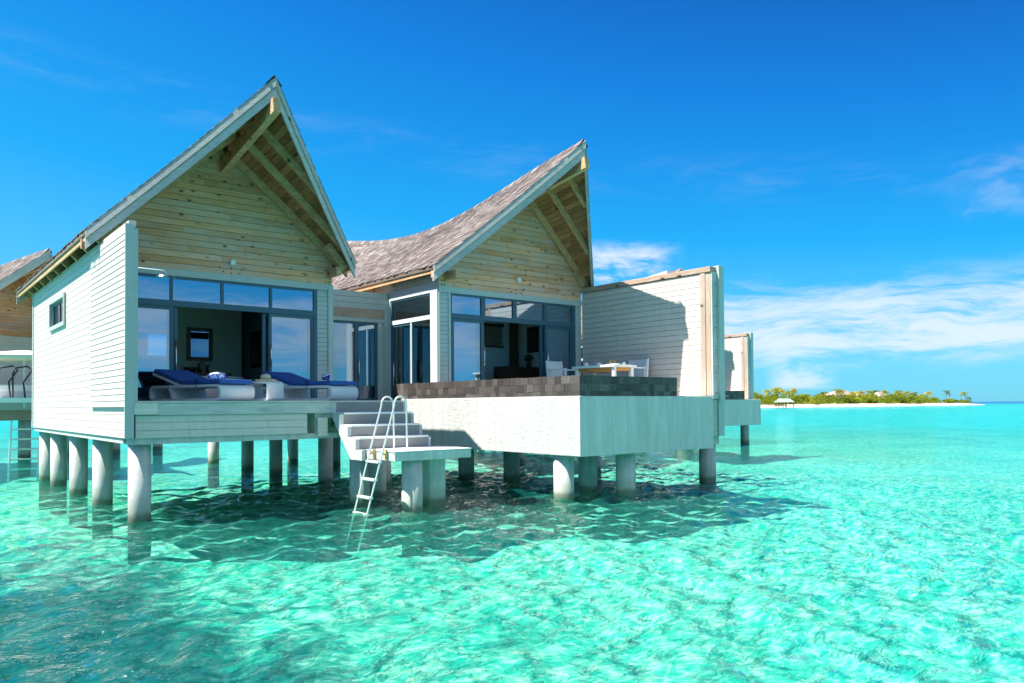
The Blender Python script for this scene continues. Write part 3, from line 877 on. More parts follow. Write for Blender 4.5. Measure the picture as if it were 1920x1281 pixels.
        # ---- glazed flank of the right pavilion (faces the deck)
        tr = MB(); tr.box(6.32, RG, 0, 6.40, 1.50, 2.42); tr.box(6.32, 3.20, 0, 6.40, 3.36, 2.42); tr.box(6.315, 1.50, 2.34, 6.40, 3.20, 2.42)
        tr.build('trim', M['lframe'], V)
        d = MB(); d.box(6.33, 1.50, 2.30, 6.39, 3.20, 2.34); d.box(6.33, 3.14, 0, 6.39, 3.20, 2.30); d.build('door_frame', M['frame'], V)
        b = MB(); b.box(6.32, 1.50, 1.77, 6.395, 3.14, 1.865); b.box(6.325, 2.27, 0, 6.39, 2.32, 1.77); fr = b.build('transom_bar', M['lframe'], V)
        for y0, y1, z0, z1 in ((1.50, 3.14, 1.865, 2.30), (1.50, 2.27, 0.04, 1.77)):
            g = MB(); g.box(6.352, y0, z0, 6.36, y1, z1); g.build('pane', M['glass'], fr)
        framed(V, 'sliding_door', 0, 6.335, 2.32, 3.14, .02, 1.77, .055, M['frame'], M['glass'], depth=.05, handle=(2.98, .35, .92))
        curtain(V, 0, 6.56, 1.36, 1.72, .03, 2.3); curtain(V, 0, 6.56, 2.98, 3.2, .03, 2.3)
        # ---- link between the pavilions
        q = MB(); siding(q, 1, 3.3, -1, 3.98, 6.32, 2.13, 2.52, .13); siding(q, 1, 3.3, -1, 6.12, 6.20, 0, 1.90, .095, lap=.010)
        q.build('link_wall', M['trim'], V)
        q = MB(); q.box(3.98, 3.272, 1.915, 6.20, 3.33, 2.125); q.build('lintel', M['cap'], V)
        q = MB(); q.box(3.98, 3.265, 1.825, 6.20, 3.33, 1.91); q.box(6.03, 3.262, 0, 6.12, 3.33, 1.82); q.box(6.20, 3.26, 0, 6.31, 3.34, 2.125); q.box(3.98, 3.27, 0, 4.85, 3.33, 1.82); q.build('trim', M['trim'], V)
        framed(V, 'sliding_door', 1, 3.285, 4.85, 5.50, .02, 1.82, .05, M['frame'], M['glass'])
        framed(V, 'sliding_door', 1, 3.29, 5.50, 6.03, .02, 1.82, .05, M['frame'], M['glass'], handle=(5.53, .5, 1.0))
        curtain(V, 1, 3.55, 5.35, 5.95, .03, 1.8); q = MB(); q.box(5.12, 3.6, 0, 5.24, 3.75, 1.9); q.build('inner_post', M['post'], V)
        q = MB(); q.box(3.98, 3.34, 2.40, 6.30, 9.5, 2.50); q.build('link_roof', M['under'], V)
    # ---- rooms
    q = MB(); q.box(.11, LG + .14, 2.46, 4.36, 9.4, 2.50); q.build('ceiling', M['ceil'], V)
    with wing(): q = MB(); q.box(6.47, RG + .14, 2.46, 10.49, 9.4, 2.50); q.build('ceiling', M['ceil'], V)
    q = MB(); q.box(.0, 2.3, -.02, 4.45, 9.5, .014); q.build('room_floor', M['floor'], V)
    with wing(): q = MB(); q.box(6.37, 1.2, -.02, 10.58, 9.5, .014); q.box(4.0, 3.31, -.02, 6.37, 9.5, .01); q.build('room_floor', M['floor'], V)
    q = MB(); q.box(.11, 5.5, 0.01, 3.65, 5.6, 2.46); q.box(3.60, 5.6, .01, 3.7, 7.4, 2.46); q.box(3.7, 7.4, .01, 4.36, 7.5, 2.46); q.build('room_wall', M['wallin'], V)
    q = MB(); q.box(4.28, LG + .15, .01, 4.35, 7.4, 2.46); q.build('room_wall', M['wallgrey'], V)
    q = MB(); q.box(.105, LG + .15, .01, .16, 5.5, 2.46); q.build('room_wall', M['wallgrey'], V)
    with wing():
        q = MB()
        for b in ((6.47, 3.6, .01, 8.87, 3.7, 2.46), (9.96, 3.6, .01, 10.49, 3.7, 2.46), (8.87, 3.6, .01, 9.96, 3.7, 1.44), (8.87, 3.6, 2.02, 9.96, 3.7, 2.46), (10.42, RG + .15, .01, 10.49, 3.6, 2.46)): q.box(*b)
        q.build('room_wall', M['wallgrey'], V)
        q = MB(); q.box(10.16, 3.38, .01, 10.34, 3.55, 2.46); q.box(8.4, 2.4, 2.28, 8.55, 3.6, 2.46); q.build('inner_post', M['brown'], V)
        bl = MB(); bl.box(8.84, 3.55, 1.98, 9.99, 3.60, 2.05); bl.box(8.84, 3.55, 1.42, 9.99, 3.59, 1.46)
        for i in range(13): bl.hexa([(8.88, 3.56, 1.475 + i * .04), (9.95, 3.56, 1.475 + i * .04), (9.95, 3.59, 1.49 + i * .04), (8.88, 3.59, 1.49 + i * .04), (8.88, 3.56, 1.48 + i * .04), (9.95, 3.56, 1.48 + i * .04), (9.95, 3.59, 1.495 + i * .04), (8.88, 3.59, 1.495 + i * .04)])
        bl.build('window_blind', M['dark'], V)
    curtain(V, 1, LG + .24, 3.20, 3.32, .03, 2.3); curtain(V, 1, LG + .24, 3.88, 4.07, .03, 2.3)
    with wing(): curtain(V, 1, RG + .24, 10.12, 10.38, .03, 2.3)
    # ---- deck, beams and the boards hung below it
    dk = MB(); y = -.03; rnd = random.Random(5)
    while y < 4.35:
        y1 = min(y + .138, 4.38); x1 = 4.75 if y < 3.5 else 6.94
        x0 = .105 if y1 < 2.35 else .13
        cut = rnd.uniform(1, 4)
        for a, b in ((x0, cut - .002), (cut + .002, x1)):
            dk.box(a, y, -.028, b, y1 - .006, 0.)
        y += .138
    dk.build('deck', M['deck'], V)
    q = MB(); q.box(.40, -.012, -.215, 3.30, .045, -.030); q.build('deck_fascia', M['fascia'], V)
    q = MB(); q.box(.075, -.045, -.205, .40, .03, -.032); q.build('deck_fascia', M['pale'], V)
    q = MB(); siding(q, 1, .03, -1, .05, 2.84, -.565, -.215, .1193); q.build('deck_skirt', M['siding'], V)
    q = MB(); q.box(.05, .06, -.66, 4.5, .36, -.568); q.box(.02, .4, -.65, .32, 9.5, -.565); q.box(4.6, .4, -.66, 5.0, 9.5, -.2); q.box(2.2, .5, -.6, 2.5, 9.5, -.2)
    q.box(.3, 4.6, -.6, 10.5, 4.9, -.25); q.box(3.0, .06, -.30, 4.7, .3, -.03); q.build('floor_beam', M['pile'], V)
    q = MB(); q.box(3.02, -.02, -.62, 3.20, .5, -.30); q.build('beam_end', M['pale'], V)
    q = MB(); q.box(.12, .1, -.2, 4.7, 9.45, -.03); q.box(4.7, 3.55, -.2, 6.9, 9.45, -.03); q.box(7.1, 2.3, -.25, 11.4, 9.45, -.03); q.build('floor_slab', M['pile'], V)
    # ---- steps to the landing
    st = MB(); r_, g_ = .2075, .285
    for k in range(1, 4): st.box(3.37, -g_ * k - .03, -r_ * k - .035, 4.73, -g_ * (k - 1) - .012, -r_ * k)
    o = st.build('step_tread', M['white'], V, bevel=.006)
    rs = MB()
    for k in range(4): rs.box(3.37, -g_ * k - .012, -r_ * (k + 1) - .0, 4.73, -g_ * k + .008, -r_ * k - (.036 if k else .03))
    rs.build('step_riser', M['riser'], o)
    for x0, x1 in ((3.30, 3.368), (4.732, 4.79)):
        poly = [(.10, -.03)]
        for k in range(4): poly += [(-g_ * k - .012, -r_ * k - .031), (-g_ * k - .012, -r_ * (k + 1) - .002)]
        poly += [(-g_ * 3 - .22, -.832), (-g_ * 3 - .22, -1.0), (-.68, -1.0), (.10, -.22)]
        s_ = MB(); s_.prism(poly, 0, x0, x1); s_.build('stringer', M['stucco'], o)
    p = MB(); p.box(3.47, -1.86, -.985, 4.96, -.845, -.84); p.build('landing', M['stucco'], V, bevel=.008)
    p = MB(); p.box(3.46, -1.872, -.839, 4.97, -.846, -.826); p.build('landing_top', M['white'], V)
    # ---- piles
    for x, y in ((.24, .33), (.25, 3.0), (.25, 5.25), (.25, 7.6), (.25, 9.25)): pile(V, x, y, -.60)
    for x, y in ((5.12, 12.0), (5.05, 8.9), (5.10, 7.0), (7.1, 10.6), (4.95, 3.75), (7.45, 8.4), (12.0, 5.4)): pile(V, x, y, -.58)
    pile(V, 3.78, -.10, -.93, .18); pile(V, 4.62, .78, -.62, .175)
    pile(V, 3.93, -1.62, -.98, .172); pile(V, 4.70, -1.05, -.98, .17, True)
    pile(V, 5.6, 2.3, -.6, .18)


M['riser'] = plain('lilac grey paint', (.26, .25, .245), .5, .06)
build_villa(villa)

# ------------------------------------------------------------------ infinity pool
POOL_L = 'white rendered infinity pool with dark stone rim standing on piles'


def stone_run(mb, a, b, z0, z1, rnd, outn):
    """random square tiles along a-b on the outer face (outn = outward horizontal normal)"""
    a = Vector(a); b = Vector(b); d = (b - a); L = d.length; d.normalize(); n = Vector(outn)
    rows = [z0, z0 + (z1 - z0) * .24, z0 + (z1 - z0) * .62, z1]
    for r0, r1 in zip(rows[:-1], rows[1:]):
        s = 0.
        while s < L - .005:
            w = min(rnd.uniform(.09, .22), L - s)
            if L - s - w < .06: w = L - s
            pr = rnd.uniform(.0, .008); q0 = a + d * (s + .001); q1 = a + d * (s + w - .001)
            zt = r1 - (.0015 if r1 < z1 else -rnd.uniform(-.002, .006))
            i0, i1 = q0 - n * .03, q1 - n * .03; o0, o1 = q0 + n * pr, q1 + n * pr
            mb.hexa([(o0.x, o0.y, r0), (o1.x, o1.y, r0), (i1.x, i1.y, r0), (i0.x, i0.y, r0), (o0.x, o0.y, zt), (o1.x, o1.y, zt), (i1.x, i1.y, zt), (i0.x, i0.y, zt)])
            s += w


def build_pool(pl, xr):
    X0, Y0 = 6.16, -3.29
    b = MB(); b.prism([(X0, Y0), (xr, Y0), (xr, 1.19), (X0 + .17, 1.19), (X0 + .17, 2.46), (X0, 2.46)], 2, -.97, .045)
    tank = b.build('tank', M['stucco'], pl, bevel=.012)
    rnd = random.Random(21); s = MB(); xs = xr - 1.07; z0, z1 = .047, .389
    stone_run(s, (X0 + .025, 2.81, 0), (X0 + .025, Y0 + .025, 0), z0, z1, rnd, (-1, 0, 0))
    stone_run(s, (X0 + .025, Y0 + .025, 0), (xs, Y0 + .025, 0), z0, z1, rnd, (0, -1, 0))
    stone_run(s, (xs, Y0 + .025, 0), (xs, .4, 0), z0, z1, rnd, (1, 0, 0))
    s.build('stone_rim', M['stone'], pl)
    c = MB(); z1 -= .004
    c.box(X0 + .05, Y0 + .05, z0, X0 + .165, 2.80, z1); c.box(X0 + .165, Y0 + .05, z0, xs - .03, Y0 + .17, z1); c.box(xs - .15, Y0 + .17, z0, xs - .03, .39, z1); c.box(X0 + .165, .27, z0, xs - .15, .39, z1)
    c.build('rim_core', M['stonecore'], pl)
    w = MB(); w.box(X0 + .165, Y0 + .17, .05, xs - .15, .27, .37); w.build('pool_water', M['poolwater'], pl)
    for x, y in ((6.40, -2.62), (7.60, -2.0), (7.62, -2.95), (7.95, .75), (10.75, 1.0), (7.4, 1.7)): pile(pl, x, y, -.965, .18)
    t = MB(); t.box(xs + .01, Y0 + .2, .046, 10.55, RG - .06, .06); t.box(X0 + .3, .40, .046, xs + .01, RG - .06, .06); t.build('terrace', M['deck'], pl)


M['stonecore'] = plain('dark stone core', (.09, .08, .075), .7, .2)
with wing(): pool = thing('infinity_pool', (8.0, -1.0, -.97), 'white rendered infinity pool with dark stone rim beside the steps of the nearest villa', 'pool', 'infinity pools of the villas')
with wing(): build_pool(pool, 9.77)


# ------------------------------------------------------------------ privacy wall
def build_privacy(P):
    X = 10.59
    w = MB(); siding(w, 0, X, -1, -2.40, RG - .04, .05, 2.655, .1225, gap=.008); w.box(X + .10, -2.40, -.76, X + .30, RG, 2.655)
    w.build('panel', M['siding'], P)
    q = MB(); q.box(X - .02, -2.525, .05, X + .15, -2.40, 2.66); q.build('post', M['post'], P, bevel=.006)
    q = MB(); q.box(X - .005, -2.65, .05, X + .15, -2.527, 2.66); q.build('post', M['post'], P, bevel=.006)
    q = MB(); q.box(X - .03, -2.67, 2.662, X + .20, RG, 2.775); q.build('cap', M['cap'], P, bevel=.006)
    q = MB(); q.hexa([(X - .01, -1.5, 2.777), (X + .15, -1.5, 2.777), (X + .15, -.9, 2.777), (X - .01, -.9, 2.777), (X, -1.5, 2.85), (X + .1, -1.5, 2.85), (X + .1, -.9, 2.779), (X, -.9, 2.779)]); q.build('loose_flashing', M['alu'], P)
    q = MB(); q.box(X + .0, -2.69, -.0, X + .16, -2.652, 2.66); q.build('end_board', M['fascia'], P)
    q = MB(); q.box(X + .162, -2.75, -.05, X + .33, -2.40, 2.80); q.build('outer_post', M['trim'], P, bevel=.006)
    for z in (.12, .55, .95, 1.5, 1.95, 2.4): b = MB(); b.tube([(X + .10, -2.698, z), (X + .10, -2.688, z)], .014, 8); b.build('bolt', M['blacksteel'], P)
    q = MB(); siding(q, 1, -2.66, -1, X - .75, X + .17, -.78, -.01, .1193); q.box(X + .17, -2.70, -.78, X + .36, -2.4, -.052); q.build('base', M['trim'], P)
    q = MB(); q.box(X - .5, -2.6, -.95, X + .3, -2.2, -.782); q.build('base_beam', M['pile'], P)
    pile(P, X + .16, -2.40, -.95, .175)


with wing(): priv = thing('privacy_wall', (10.7, -.8, 0), 'tall sage board privacy wall with raw timber end posts beside the pool terrace', 'wall', 'privacy walls of the villas')
with wing(): build_privacy(priv)

# ------------------------------------------------------------------ swim ladder
lad = thing('swim_ladder', (3.5, -1.4, -.83), 'pale metal swim ladder with two hooped handrails going down from the landing', 'ladder')
for y in (-1.20, -1.62):
    pts = [(3.06, y, -2.5), (3.06 + .0, y, -1.95)]; pts = [(2.93, y, -2.4)]
    top = (3.60, y, -.10); pts += [Vector((2.93, y, -2.4)).lerp(Vector(top), k / 4) for k in (1, 2, 3, 4)]
    for k in range(1, 9):
        a = math.pi * (1 - k / 9); pts.append((3.715 + .115 * math.cos(a) * 1.0, y, -.085 + .14 * math.sin(a)))
    pts += [(3.83, y, -.12), (3.835, y, -.5), (3.84, y, -.83)]
    mb = MB(); mb.tube(pts, .0145, 10); mb.lathe((3.84, y, -.826), [(.045, 0), (.045, .012), (.022, .014)], 12); mb.build('rail', M['alu'], lad, smooth=True)
for z in (-1.0, -1.28, -1.56, -1.82):
    x = 2.93 + (z + 2.4) / 2.3 * .67; mb = MB(); mb.box(x - .035, -1.62, z - .018, x + .035, -1.20, z + .018); mb.build('rung', M['alu'], lad)
for y in (-1.22, -1.60):
    mb = MB(); mb.beam((3.36, y, -.86), (3.50, y, -.86), .03, .03); mb.box(3.44, y - .03, -.97, 3.468, y + .03, -.80); mb.build('bracket', M['rust'], lad)
ch = MB()
for i in range(16): ch.lathe((3.52, -.93, -1.02 - i * .055), [(.006, 0), (.012, .012), (.012, .03), (.006, .042)], 6)
o = ch.build('hanging_chain', M['chain'], None, loc=(3.52, -.93, -1.0)); tag(o, 'thin dark chain hanging down from the landing behind the ladder', 'chain')


# ------------------------------------------------------------------ loungers and what lies on the deck
def rrect(x0, z0, x1, z1, r, n=6):
    pts = []
    for cx, cz, a0 in ((x1 - r, z1 - r, 0), (x0 + r, z1 - r, 90), (x0 + r, z0 + r, 180), (x1 - r, z0 + r, 270)):
        for k in range(n + 1):
            a = R(a0 + 90 * k / n); pts.append((cx + r * math.cos(a), cz + r * math.sin(a)))
    return pts


def loop_band(mb, x0, z0, x1, z1, r, th, y0, y1):
    o = rrect(x0, z0, x1, z1, r); i = rrect(x0 + th, z0 + th, x1 - th, z1 - th, max(.01, r - th)); n = len(o)
    vs = [(p[0], y0, p[1]) for p in o] + [(p[0], y0, p[1]) for p in i] + [(p[0], y1, p[1]) for p in o] + [(p[0], y1, p[1]) for p in i]
    fs = []
    for k in range(n):
        q = (k + 1) % n
        fs += [(k, q, n + q, n + k), (2 * n + q, 2 * n + k, 3 * n + k, 3 * n + q), (q, k, 2 * n + k, 2 * n + q), (n + k, n + q, 3 * n + q, 3 * n + k)]
    mb.add(vs, fs)


def strip(mb, prof, th, y0, y1):
    """flat band following prof (x,z), th thick"""
    up = []
    for i, p in enumerate(prof):
        a = Vector(prof[max(0, i - 1)]); b = Vector(prof[min(len(prof) - 1, i + 1)]); d = (b - a).normalized(); up.append((p[0] - d.y * th, p[1] + d.x * th))
    mb.prism(list(prof) + up[::-1], 1, y0, y1)


def make_lounger():
    t = thing('sun_lounger', (0, 0, 0), 'white woven sun lounger with navy cushion and blue and white towel, nearer the side wall', 'sun lounger', 'sun loungers on the deck')
    f = MB(); loop_band(f, -1.9, 0, 0, .275, .12, .045, 0, .70)
    f.hexa([(-1.28, 0, .045), (-1.22, 0, .045), (-1.22, .70, .045), (-1.28, .70, .045), (-1.36, 0, .23), (-1.30, 0, .23), (-1.30, .70, .23), (-1.36, .70, .23)])
    f.build('frame', M['wicker'], t)
    b = MB(); b.beam((-1.10, .03, .295), (-1.80, .03, .50), .05, .035); b.beam((-1.10, .67, .295), (-1.80, .67, .50), .05, .035)
    for k in range(5): b.beam((-1.2 - .14 * k, .05, .32 + .041 * k), (-1.2 - .14 * k, .65, .32 + .041 * k), .05, .02)
    b.build('backrest_frame', M['white'], t)
    c = MB(); strip(c, [(-1.80, .505), (-1.12, .305), (-1.06, .288), (-.98, .282), (-.03, .282)], .075, .01, .69); c.build('cushion', M['blue'], t, bevel=.02)
    s = MB()
    for x in (-.62,): loop_band(s, x - .02, .225, x + .02, .362, .012, .006, -.004, .704)
    s.build('strap', M['strap'], t)
    return t


def towel(name_pts, label):
    t = MB(); n = 18; vs = []
    for i in range(11):
        u = i / 10; r = .062 * (1 - .55 * abs(2 * u - 1) ** 3); x = -.17 + .34 * u
        for k in range(n):
            a = 2 * math.pi * k / n; q = r * (1 + .12 * math.sin(3 * a + 5 * u) + .05 * math.sin(7 * a + 3))
            vs.append((x + .012 * math.sin(a * 2), q * 1.25 * math.cos(a), .062 + q * math.sin(a)))
    fs = [(i * n + k, i * n + (k + 1) % n, (i + 1) * n + (k + 1) % n, (i + 1) * n + k) for i in range(10) for k in range(n)] + [tuple(range(n))[::-1], tuple(range(10 * n, 11 * n))]
    t.add(vs, fs); o = t.build('rolled_towel', M['towel'], None, smooth=True); return tag(o, label, 'towel', 'towels on the loungers')


AL = R(-70)
l1 = make_lounger(); l1.location = (1.43, .22, .004); l1.rotation_euler.z = AL
l2 = copy_tree(l1); l2.location = (3.38, .20, .004); l2['label'] = 'white woven sun lounger with navy cushion at the top of the sea steps'
def on_lounger(l, x, y, z=.362):
    c, s = math.cos(l.rotation_euler.z), math.sin(l.rotation_euler.z); return (l.location.x + c * x - s * y, l.location.y + s * x + c * y, l.location.z + z)
tw = towel(None, 'blue and white rolled towel on the lounger nearer the side wall'); tw.location = on_lounger(l1, -.55, .38); tw.rotation_euler.z = R(8)
tw2 = tw.copy(); COL.objects.link(tw2); tw2.location = on_lounger(l2, -.42, .30, .372); tw2.rotation_euler.z = R(75); tw2['label'] = 'blue and white rolled towel on the lounger at the top of the steps'

tb = thing('side_table', (2.29, .38, .004), 'low white woven side table between the two loungers', 'side table')
mb = MB(); loop_band(mb, 2.29 - .50, .0 + .004, 2.29, .345, .07, .04, .38, .78); mb.build('band', M['wicker'], tb)
tb.rotation_euler.z = AL + R(8)
ht = thing('sun_hat', (2.34, .62, .352), 'pale straw sun hat resting on the woven side table', 'hat')
mb = MB(); mb.lathe((2.34, .62, .352), [(.02, .004), (.17, .0), (.195, .012), (.19, .02), (.10, .022), (.092, .022)], 28); mb.build('brim', M['hat'], ht, smooth=True)
mb = MB(); mb.lathe((2.34, .62, .352), [(.094, .018), (.092, .05), (.085, .085), (.06, .112), (.02, .122)], 24); cr = mb.build('crown', M['hat'], ht, smooth=True)
mb = MB(); mb.lathe((2.34, .62, .352), [(.0955, .02), (.0955, .045), (.094, .046)], 24); mb.build('band', M['hatband'], cr, smooth=True)

# ------------------------------------------------------------------ terrace table, chairs, breakfast
TX0, TX1, TY0, TY1, TZ = 9.17, 9.78, -1.22, -.02, .745
FR[0] = (1.07, Vector((.197, .881, .0066)))
dt = thing('dining_table', ((TX0 + TX1) / 2, (TY0 + TY1) / 2, .06), 'white dining table with warm wood apron laid for breakfast on the pool terrace', 'table')
mb = MB(); mb.box(TX0 - .05, TY0 - .05, TZ - .05, TX1 + .05, TY1 + .05, TZ); mb.build('top', M['white'], dt, bevel=.01)
mb = MB(); mb.box(TX0 + .03, TY0 + .03, TZ - .125, TX1 - .03, TY1 - .03, TZ - .052); mb.build('apron', M['orange'], dt)
for x in (TX0, TX1 - .07):
    for y in (TY0, TY1 - .07):
        mb = MB(); mb.box(x, y, .06, x + .07, y + .07, TZ - .051); mb.build('leg', M['white'], dt, bevel=.006)
FR[0] = None


def make_chair(label):
    c = thing('dining_chair', (0, 0, 0), label, 'chair', 'chairs at the terrace table')
    mb = MB(); mb.box(-.25, -.24, .40, .25, .25, .445); mb.build('seat', M['wicker'], c, bevel=.01)
    mb = MB(); mb.hexa([(-.24, .20, .46), (.24, .20, .46), (.24, .235, .46), (-.24, .235, .46), (-.24, .285, .86), (.24, .285, .86), (.24, .315, .86), (-.24, .315, .86)]); mb.build('backrest', M['wicker'], c)
    for s in (-1, 1):
        mb = MB(); mb.beam((s * .27, .25, 0), (s * .27, .25, .0001 + .46), .045, .045, (0, 1, 0)); mb.hexa([(s * .27 - .022, .19, .0), (s * .27 + .022, .19, .0), (s * .27 + .022, .25, .0), (s * .27 - .022, .25, .0), (s * .27 - .022, .28, .87), (s * .27 + .022, .28, .87), (s * .27 + .022, .325, .87), (s * .27 - .022, .325, .87)]); mb.build('leg', M['white'], c)
        mb = MB(); mb.box(s * .27 - .022, -.26, 0, s * .27 + .022, -.21, .64); mb.build('leg', M['white'], c)
        mb = MB(); mb.box(s * .27 - .03, -.27, .642, s * .27 + .03, .225, .672); mb.build('armrest', M['white'], c, bevel=.006)
    return c


c1 = make_chair('white armchair at the end of the terrace table nearer the open doors'); c1.location = (10.15, 1.39, .07); c1.rotation_euler.z = R(10)
c2 = copy_tree(c1); c1.scale = c2.scale = (1.05,) * 3; c2.location = (11.05, .05, .07); c2.rotation_euler.z = R(-92); c2['label'] = 'white armchair between the terrace table and the privacy wall'
def crock(name, x, y, prof, mat, label, cat, z=TZ):
    mb = MB(); mb.lathe((x, y, z), prof, 18); o = mb.build(name, mat, None, smooth=True, loc=(x, y, z)); return tag(o, label, cat)
FR[0] = (1.07, Vector((.197, .881, .0066)))
crock('cup', 9.30, -.25, [(.03, 0), (.038, .01), (.042, .075), (.036, .075), (.03, .02)], M['ceramic'], 'white cup on the table end nearer the doors', 'cup')
crock('bowl', 9.36, -.58, [(.03, 0), (.05, .02), (.065, .065), (.058, .065), (.03, .02)], M['ceramic'], 'white bowl in the middle of the terrace table', 'bowl')
crock('cup', 9.60, -1.10, [(.025, 0), (.034, .01), (.036, .07), (.03, .07), (.025, .02)], M['ceramic'], 'white cup on the seaward corner of the terrace table', 'cup')
pt = thing('platter', (9.48, -.90, TZ), 'white platter heaped with pastries and fruit on the table', 'platter')
mb = MB(); mb.lathe((9.48, -.90, TZ), [(.06, 0), (.10, .01), (.17, .035), (.165, .042), (.08, .016)], 24); mb.build('dish', M['ceramic'], pt, smooth=True)
rnd = random.Random(9)
for i in range(9):
    a = rnd.random() * 6.28; r = rnd.random() * .09; mb = MB(); s = rnd.uniform(.028, .042)
    mb.lathe((9.48 + r * math.cos(a), -.90 + r * math.sin(a), TZ + .02 + .028 * (i // 4)), [(s * .3, 0), (s, s * .5), (s * .95, s), (s * .4, s * 1.4)], 10); mb.build('pastry' if i % 3 else 'fruit', M['bread'] if i % 3 else M['fruit'], pt, smooth=True)
FR[0] = None


# ------------------------------------------------------------------ inside the rooms
def mirror(x0, x1, z0, z1, ax, at, fw, mat, label):
    t = thing('wall_mirror', ((x0 + x1) / 2, at, z0) if ax == 1 else (at, (x0 + x1) / 2, z0), label, 'mirror', 'mirrors in the left room')
    def bx(mb, a, b, c, d, t0, t1):
        if ax == 1: mb.box(a, at - t1, c, b, at - t0, d)
        else: mb.box(at - t1, a, c, at - t0, b, d)
    f = MB(); bx(f, x0, x0 + fw, z0, z1, .002, .04); bx(f, x1 - fw, x1, z0, z1, .002, .04); bx(f, x0 + fw, x1 - fw, z0, z0 + fw, .002, .039); bx(f, x0 + fw, x1 - fw, z1 - fw, z1, .002, .039)
    f.build('frame', mat, t); g = MB(); bx(g, x0 + fw - .003, x1 - fw + .003, z0 + fw - .003, z1 - fw + .003, .004, .02); g.build('mirror_glass', M['mirror'], t)


mirror(2.42, 2.99, .95, 1.70, 1, 5.5, .085, M['vanity'], 'brown framed mirror over the vanity seen through the open doors')
mirror(1.55, 2.06, .98, 1.66, 1, 5.5, .06, M['white'], 'bright mirror behind the closed left glass door')
mirror(5.70, 6.45, .86, 1.74, 0, 4.28, .09, M['dark'], 'dark framed mirror on the right wall of the left room')
va = thing('vanity_counter', (2.3, 5.2, 0), 'brown timber vanity counter under the framed mirror', 'counter')
mb = MB(); mb.box(1.1, 4.95, .60, 3.25, 5.49, .66); mb.build('top', M['vanity'], va); mb = MB(); mb.box(1.2, 5.05, .01, 3.15, 5.48, .60); mb.build('cabinet', M['dark'], va)
crock('wash_bowl', 2.42, 5.2, [(.05, 0), (.10, .02), (.16, .12), (.15, .12), (.08, .03)], M['darkpot'], 'dark wash bowl on the vanity counter', 'bowl', .66)
fg = thing('driftwood_ornament', (2.72, 5.22, .66), 'twisted driftwood ornament on the vanity counter', 'ornament')
mb = MB(); mb.tube([(2.70, 5.22, .66), (2.71, 5.22, .78), (2.69, 5.22, .93)], [.07, .05, .045], 9); mb.build('stem', M['cap'], fg, smooth=True); mb = MB(); mb.tube([(2.80, 5.25, .66), (2.78, 5.25, .8), (2.83, 5.22, .86)], [.05, .04, .015], 8); mb.tube([(2.61, 5.24, .66), (2.61, 5.24, .9)], [.03, .015], 8); mb.build('branch', M['dark'], fg, smooth=True)
bt = thing('soap_bottle', (2.0, 5.15, .66), 'white soap bottle with dark pump on the vanity', 'bottle')
mb = MB(); mb.lathe((2.0, 5.15, .66), [(.035, 0), (.035, .11), (.012, .13)], 12); mb.build('body', M['ceramic'], bt, smooth=True); mb = MB(); mb.tube([(2.0, 5.15, .79), (2.0, 5.15, .92)], .02, 8); mb.build('pump', M['black'], bt)
ba = thing('bathtub', (2.4, 4.1, 0), 'white freestanding bathtub behind the open doors', 'bathtub')
mb = MB(); mb.lathe((0, 0, 0), [(.5, 0), (.62, .1), (.70, .52), (.64, .52), (.55, .15), (.1, .12)], 28); mb.v = [(2.4 + x * 1.15, 4.1 + y * .6, .02 + z) for x, y, z in mb.v]; mb.build('tub', M['ceramic'], ba, smooth=True)
be = thing('day_bed', (3.75, 4.2, 0), 'dark upholstered day bed at the right side of the left room', 'bed')
mb = MB(); mb.box(3.35, 3.2, .12, 4.22, 5.2, .50); mb.build('mattress', M['dark'], be, bevel=.04); mb = MB(); mb.box(3.38, 3.25, .01, 4.2, 5.15, .12); mb.build('base', M['black'], be)
bn = thing('luggage_bench', (.75, 3.3, 0), 'dark bench behind the closed left glass door', 'bench')
mb = MB(); mb.box(.3, 2.95, .36, 1.2, 3.7, .46); mb.build('seat', M['dark'], bn, bevel=.02)
for x in (.34, 1.1):
    for y in (3.0, 3.6): mb = MB(); mb.box(x, y, .01, x + .06, y + .06, .36); mb.build('leg', M['black'], bn)
FR[0] = (1.07, Vector((.197, .881, .0066)))
tv = thing('television', (10.40, 2.5, 1.6), 'flat black television on the right wall of the right room', 'television')
mb = MB(); mb.box(10.36, 1.92, 1.27, 10.40, 3.06, 1.94); mb.build('casing', M['black'], tv, bevel=.006); mb = MB(); mb.box(10.354, 1.95, 1.30, 10.359, 3.03, 1.91); mb.build('screen', M['black'], tv)
cb = thing('sideboard', (9.7, 2.65, 0), 'dark timber sideboard behind the open right doors', 'cabinet')
mb = MB(); mb.box(9.12, 2.42, .05, 10.26, 2.9, .86); mb.build('carcass', M['dark'], cb)
for x in (9.14, 9.70):
    mb = MB(); mb.box(x, 2.398, .09, x + .54, 2.418, .82); d = mb.build('door', M['dark'], cb); mb = MB(); mb.box(x + (.48 if x < 9.5 else .04), 2.38, .35, x + (.50 if x < 9.5 else .06), 2.397, .6); mb.build('handle', M['steel'], d)
pp = thing('potted_plant', (10.05, 2.62, .86), 'small bushy plant in a dark pot on the sideboard', 'plant')
mb = MB(); mb.lathe((10.05, 2.62, .86), [(.05, 0), (.08, .04), (.07, .12), (.06, .12)], 14); mb.build('pot', M['darkpot'], pp, smooth=True)
mb = MB(); rnd = random.Random(4)
for i in range(150):
    d = Vector((rnd.gauss(0, 1), rnd.gauss(0, 1), rnd.gauss(0, 1))).normalized(); p = Vector((10.05, 2.62, 1.10)) + d * rnd.uniform(.04, .13); s = d.cross(Vector((rnd.random(), rnd.random(), rnd.random()))).normalized() * .02; u = d.cross(s).normalized() * .035
    mb.add([p - u, p + s, p + u, p - s], [(0, 1, 2, 3)])
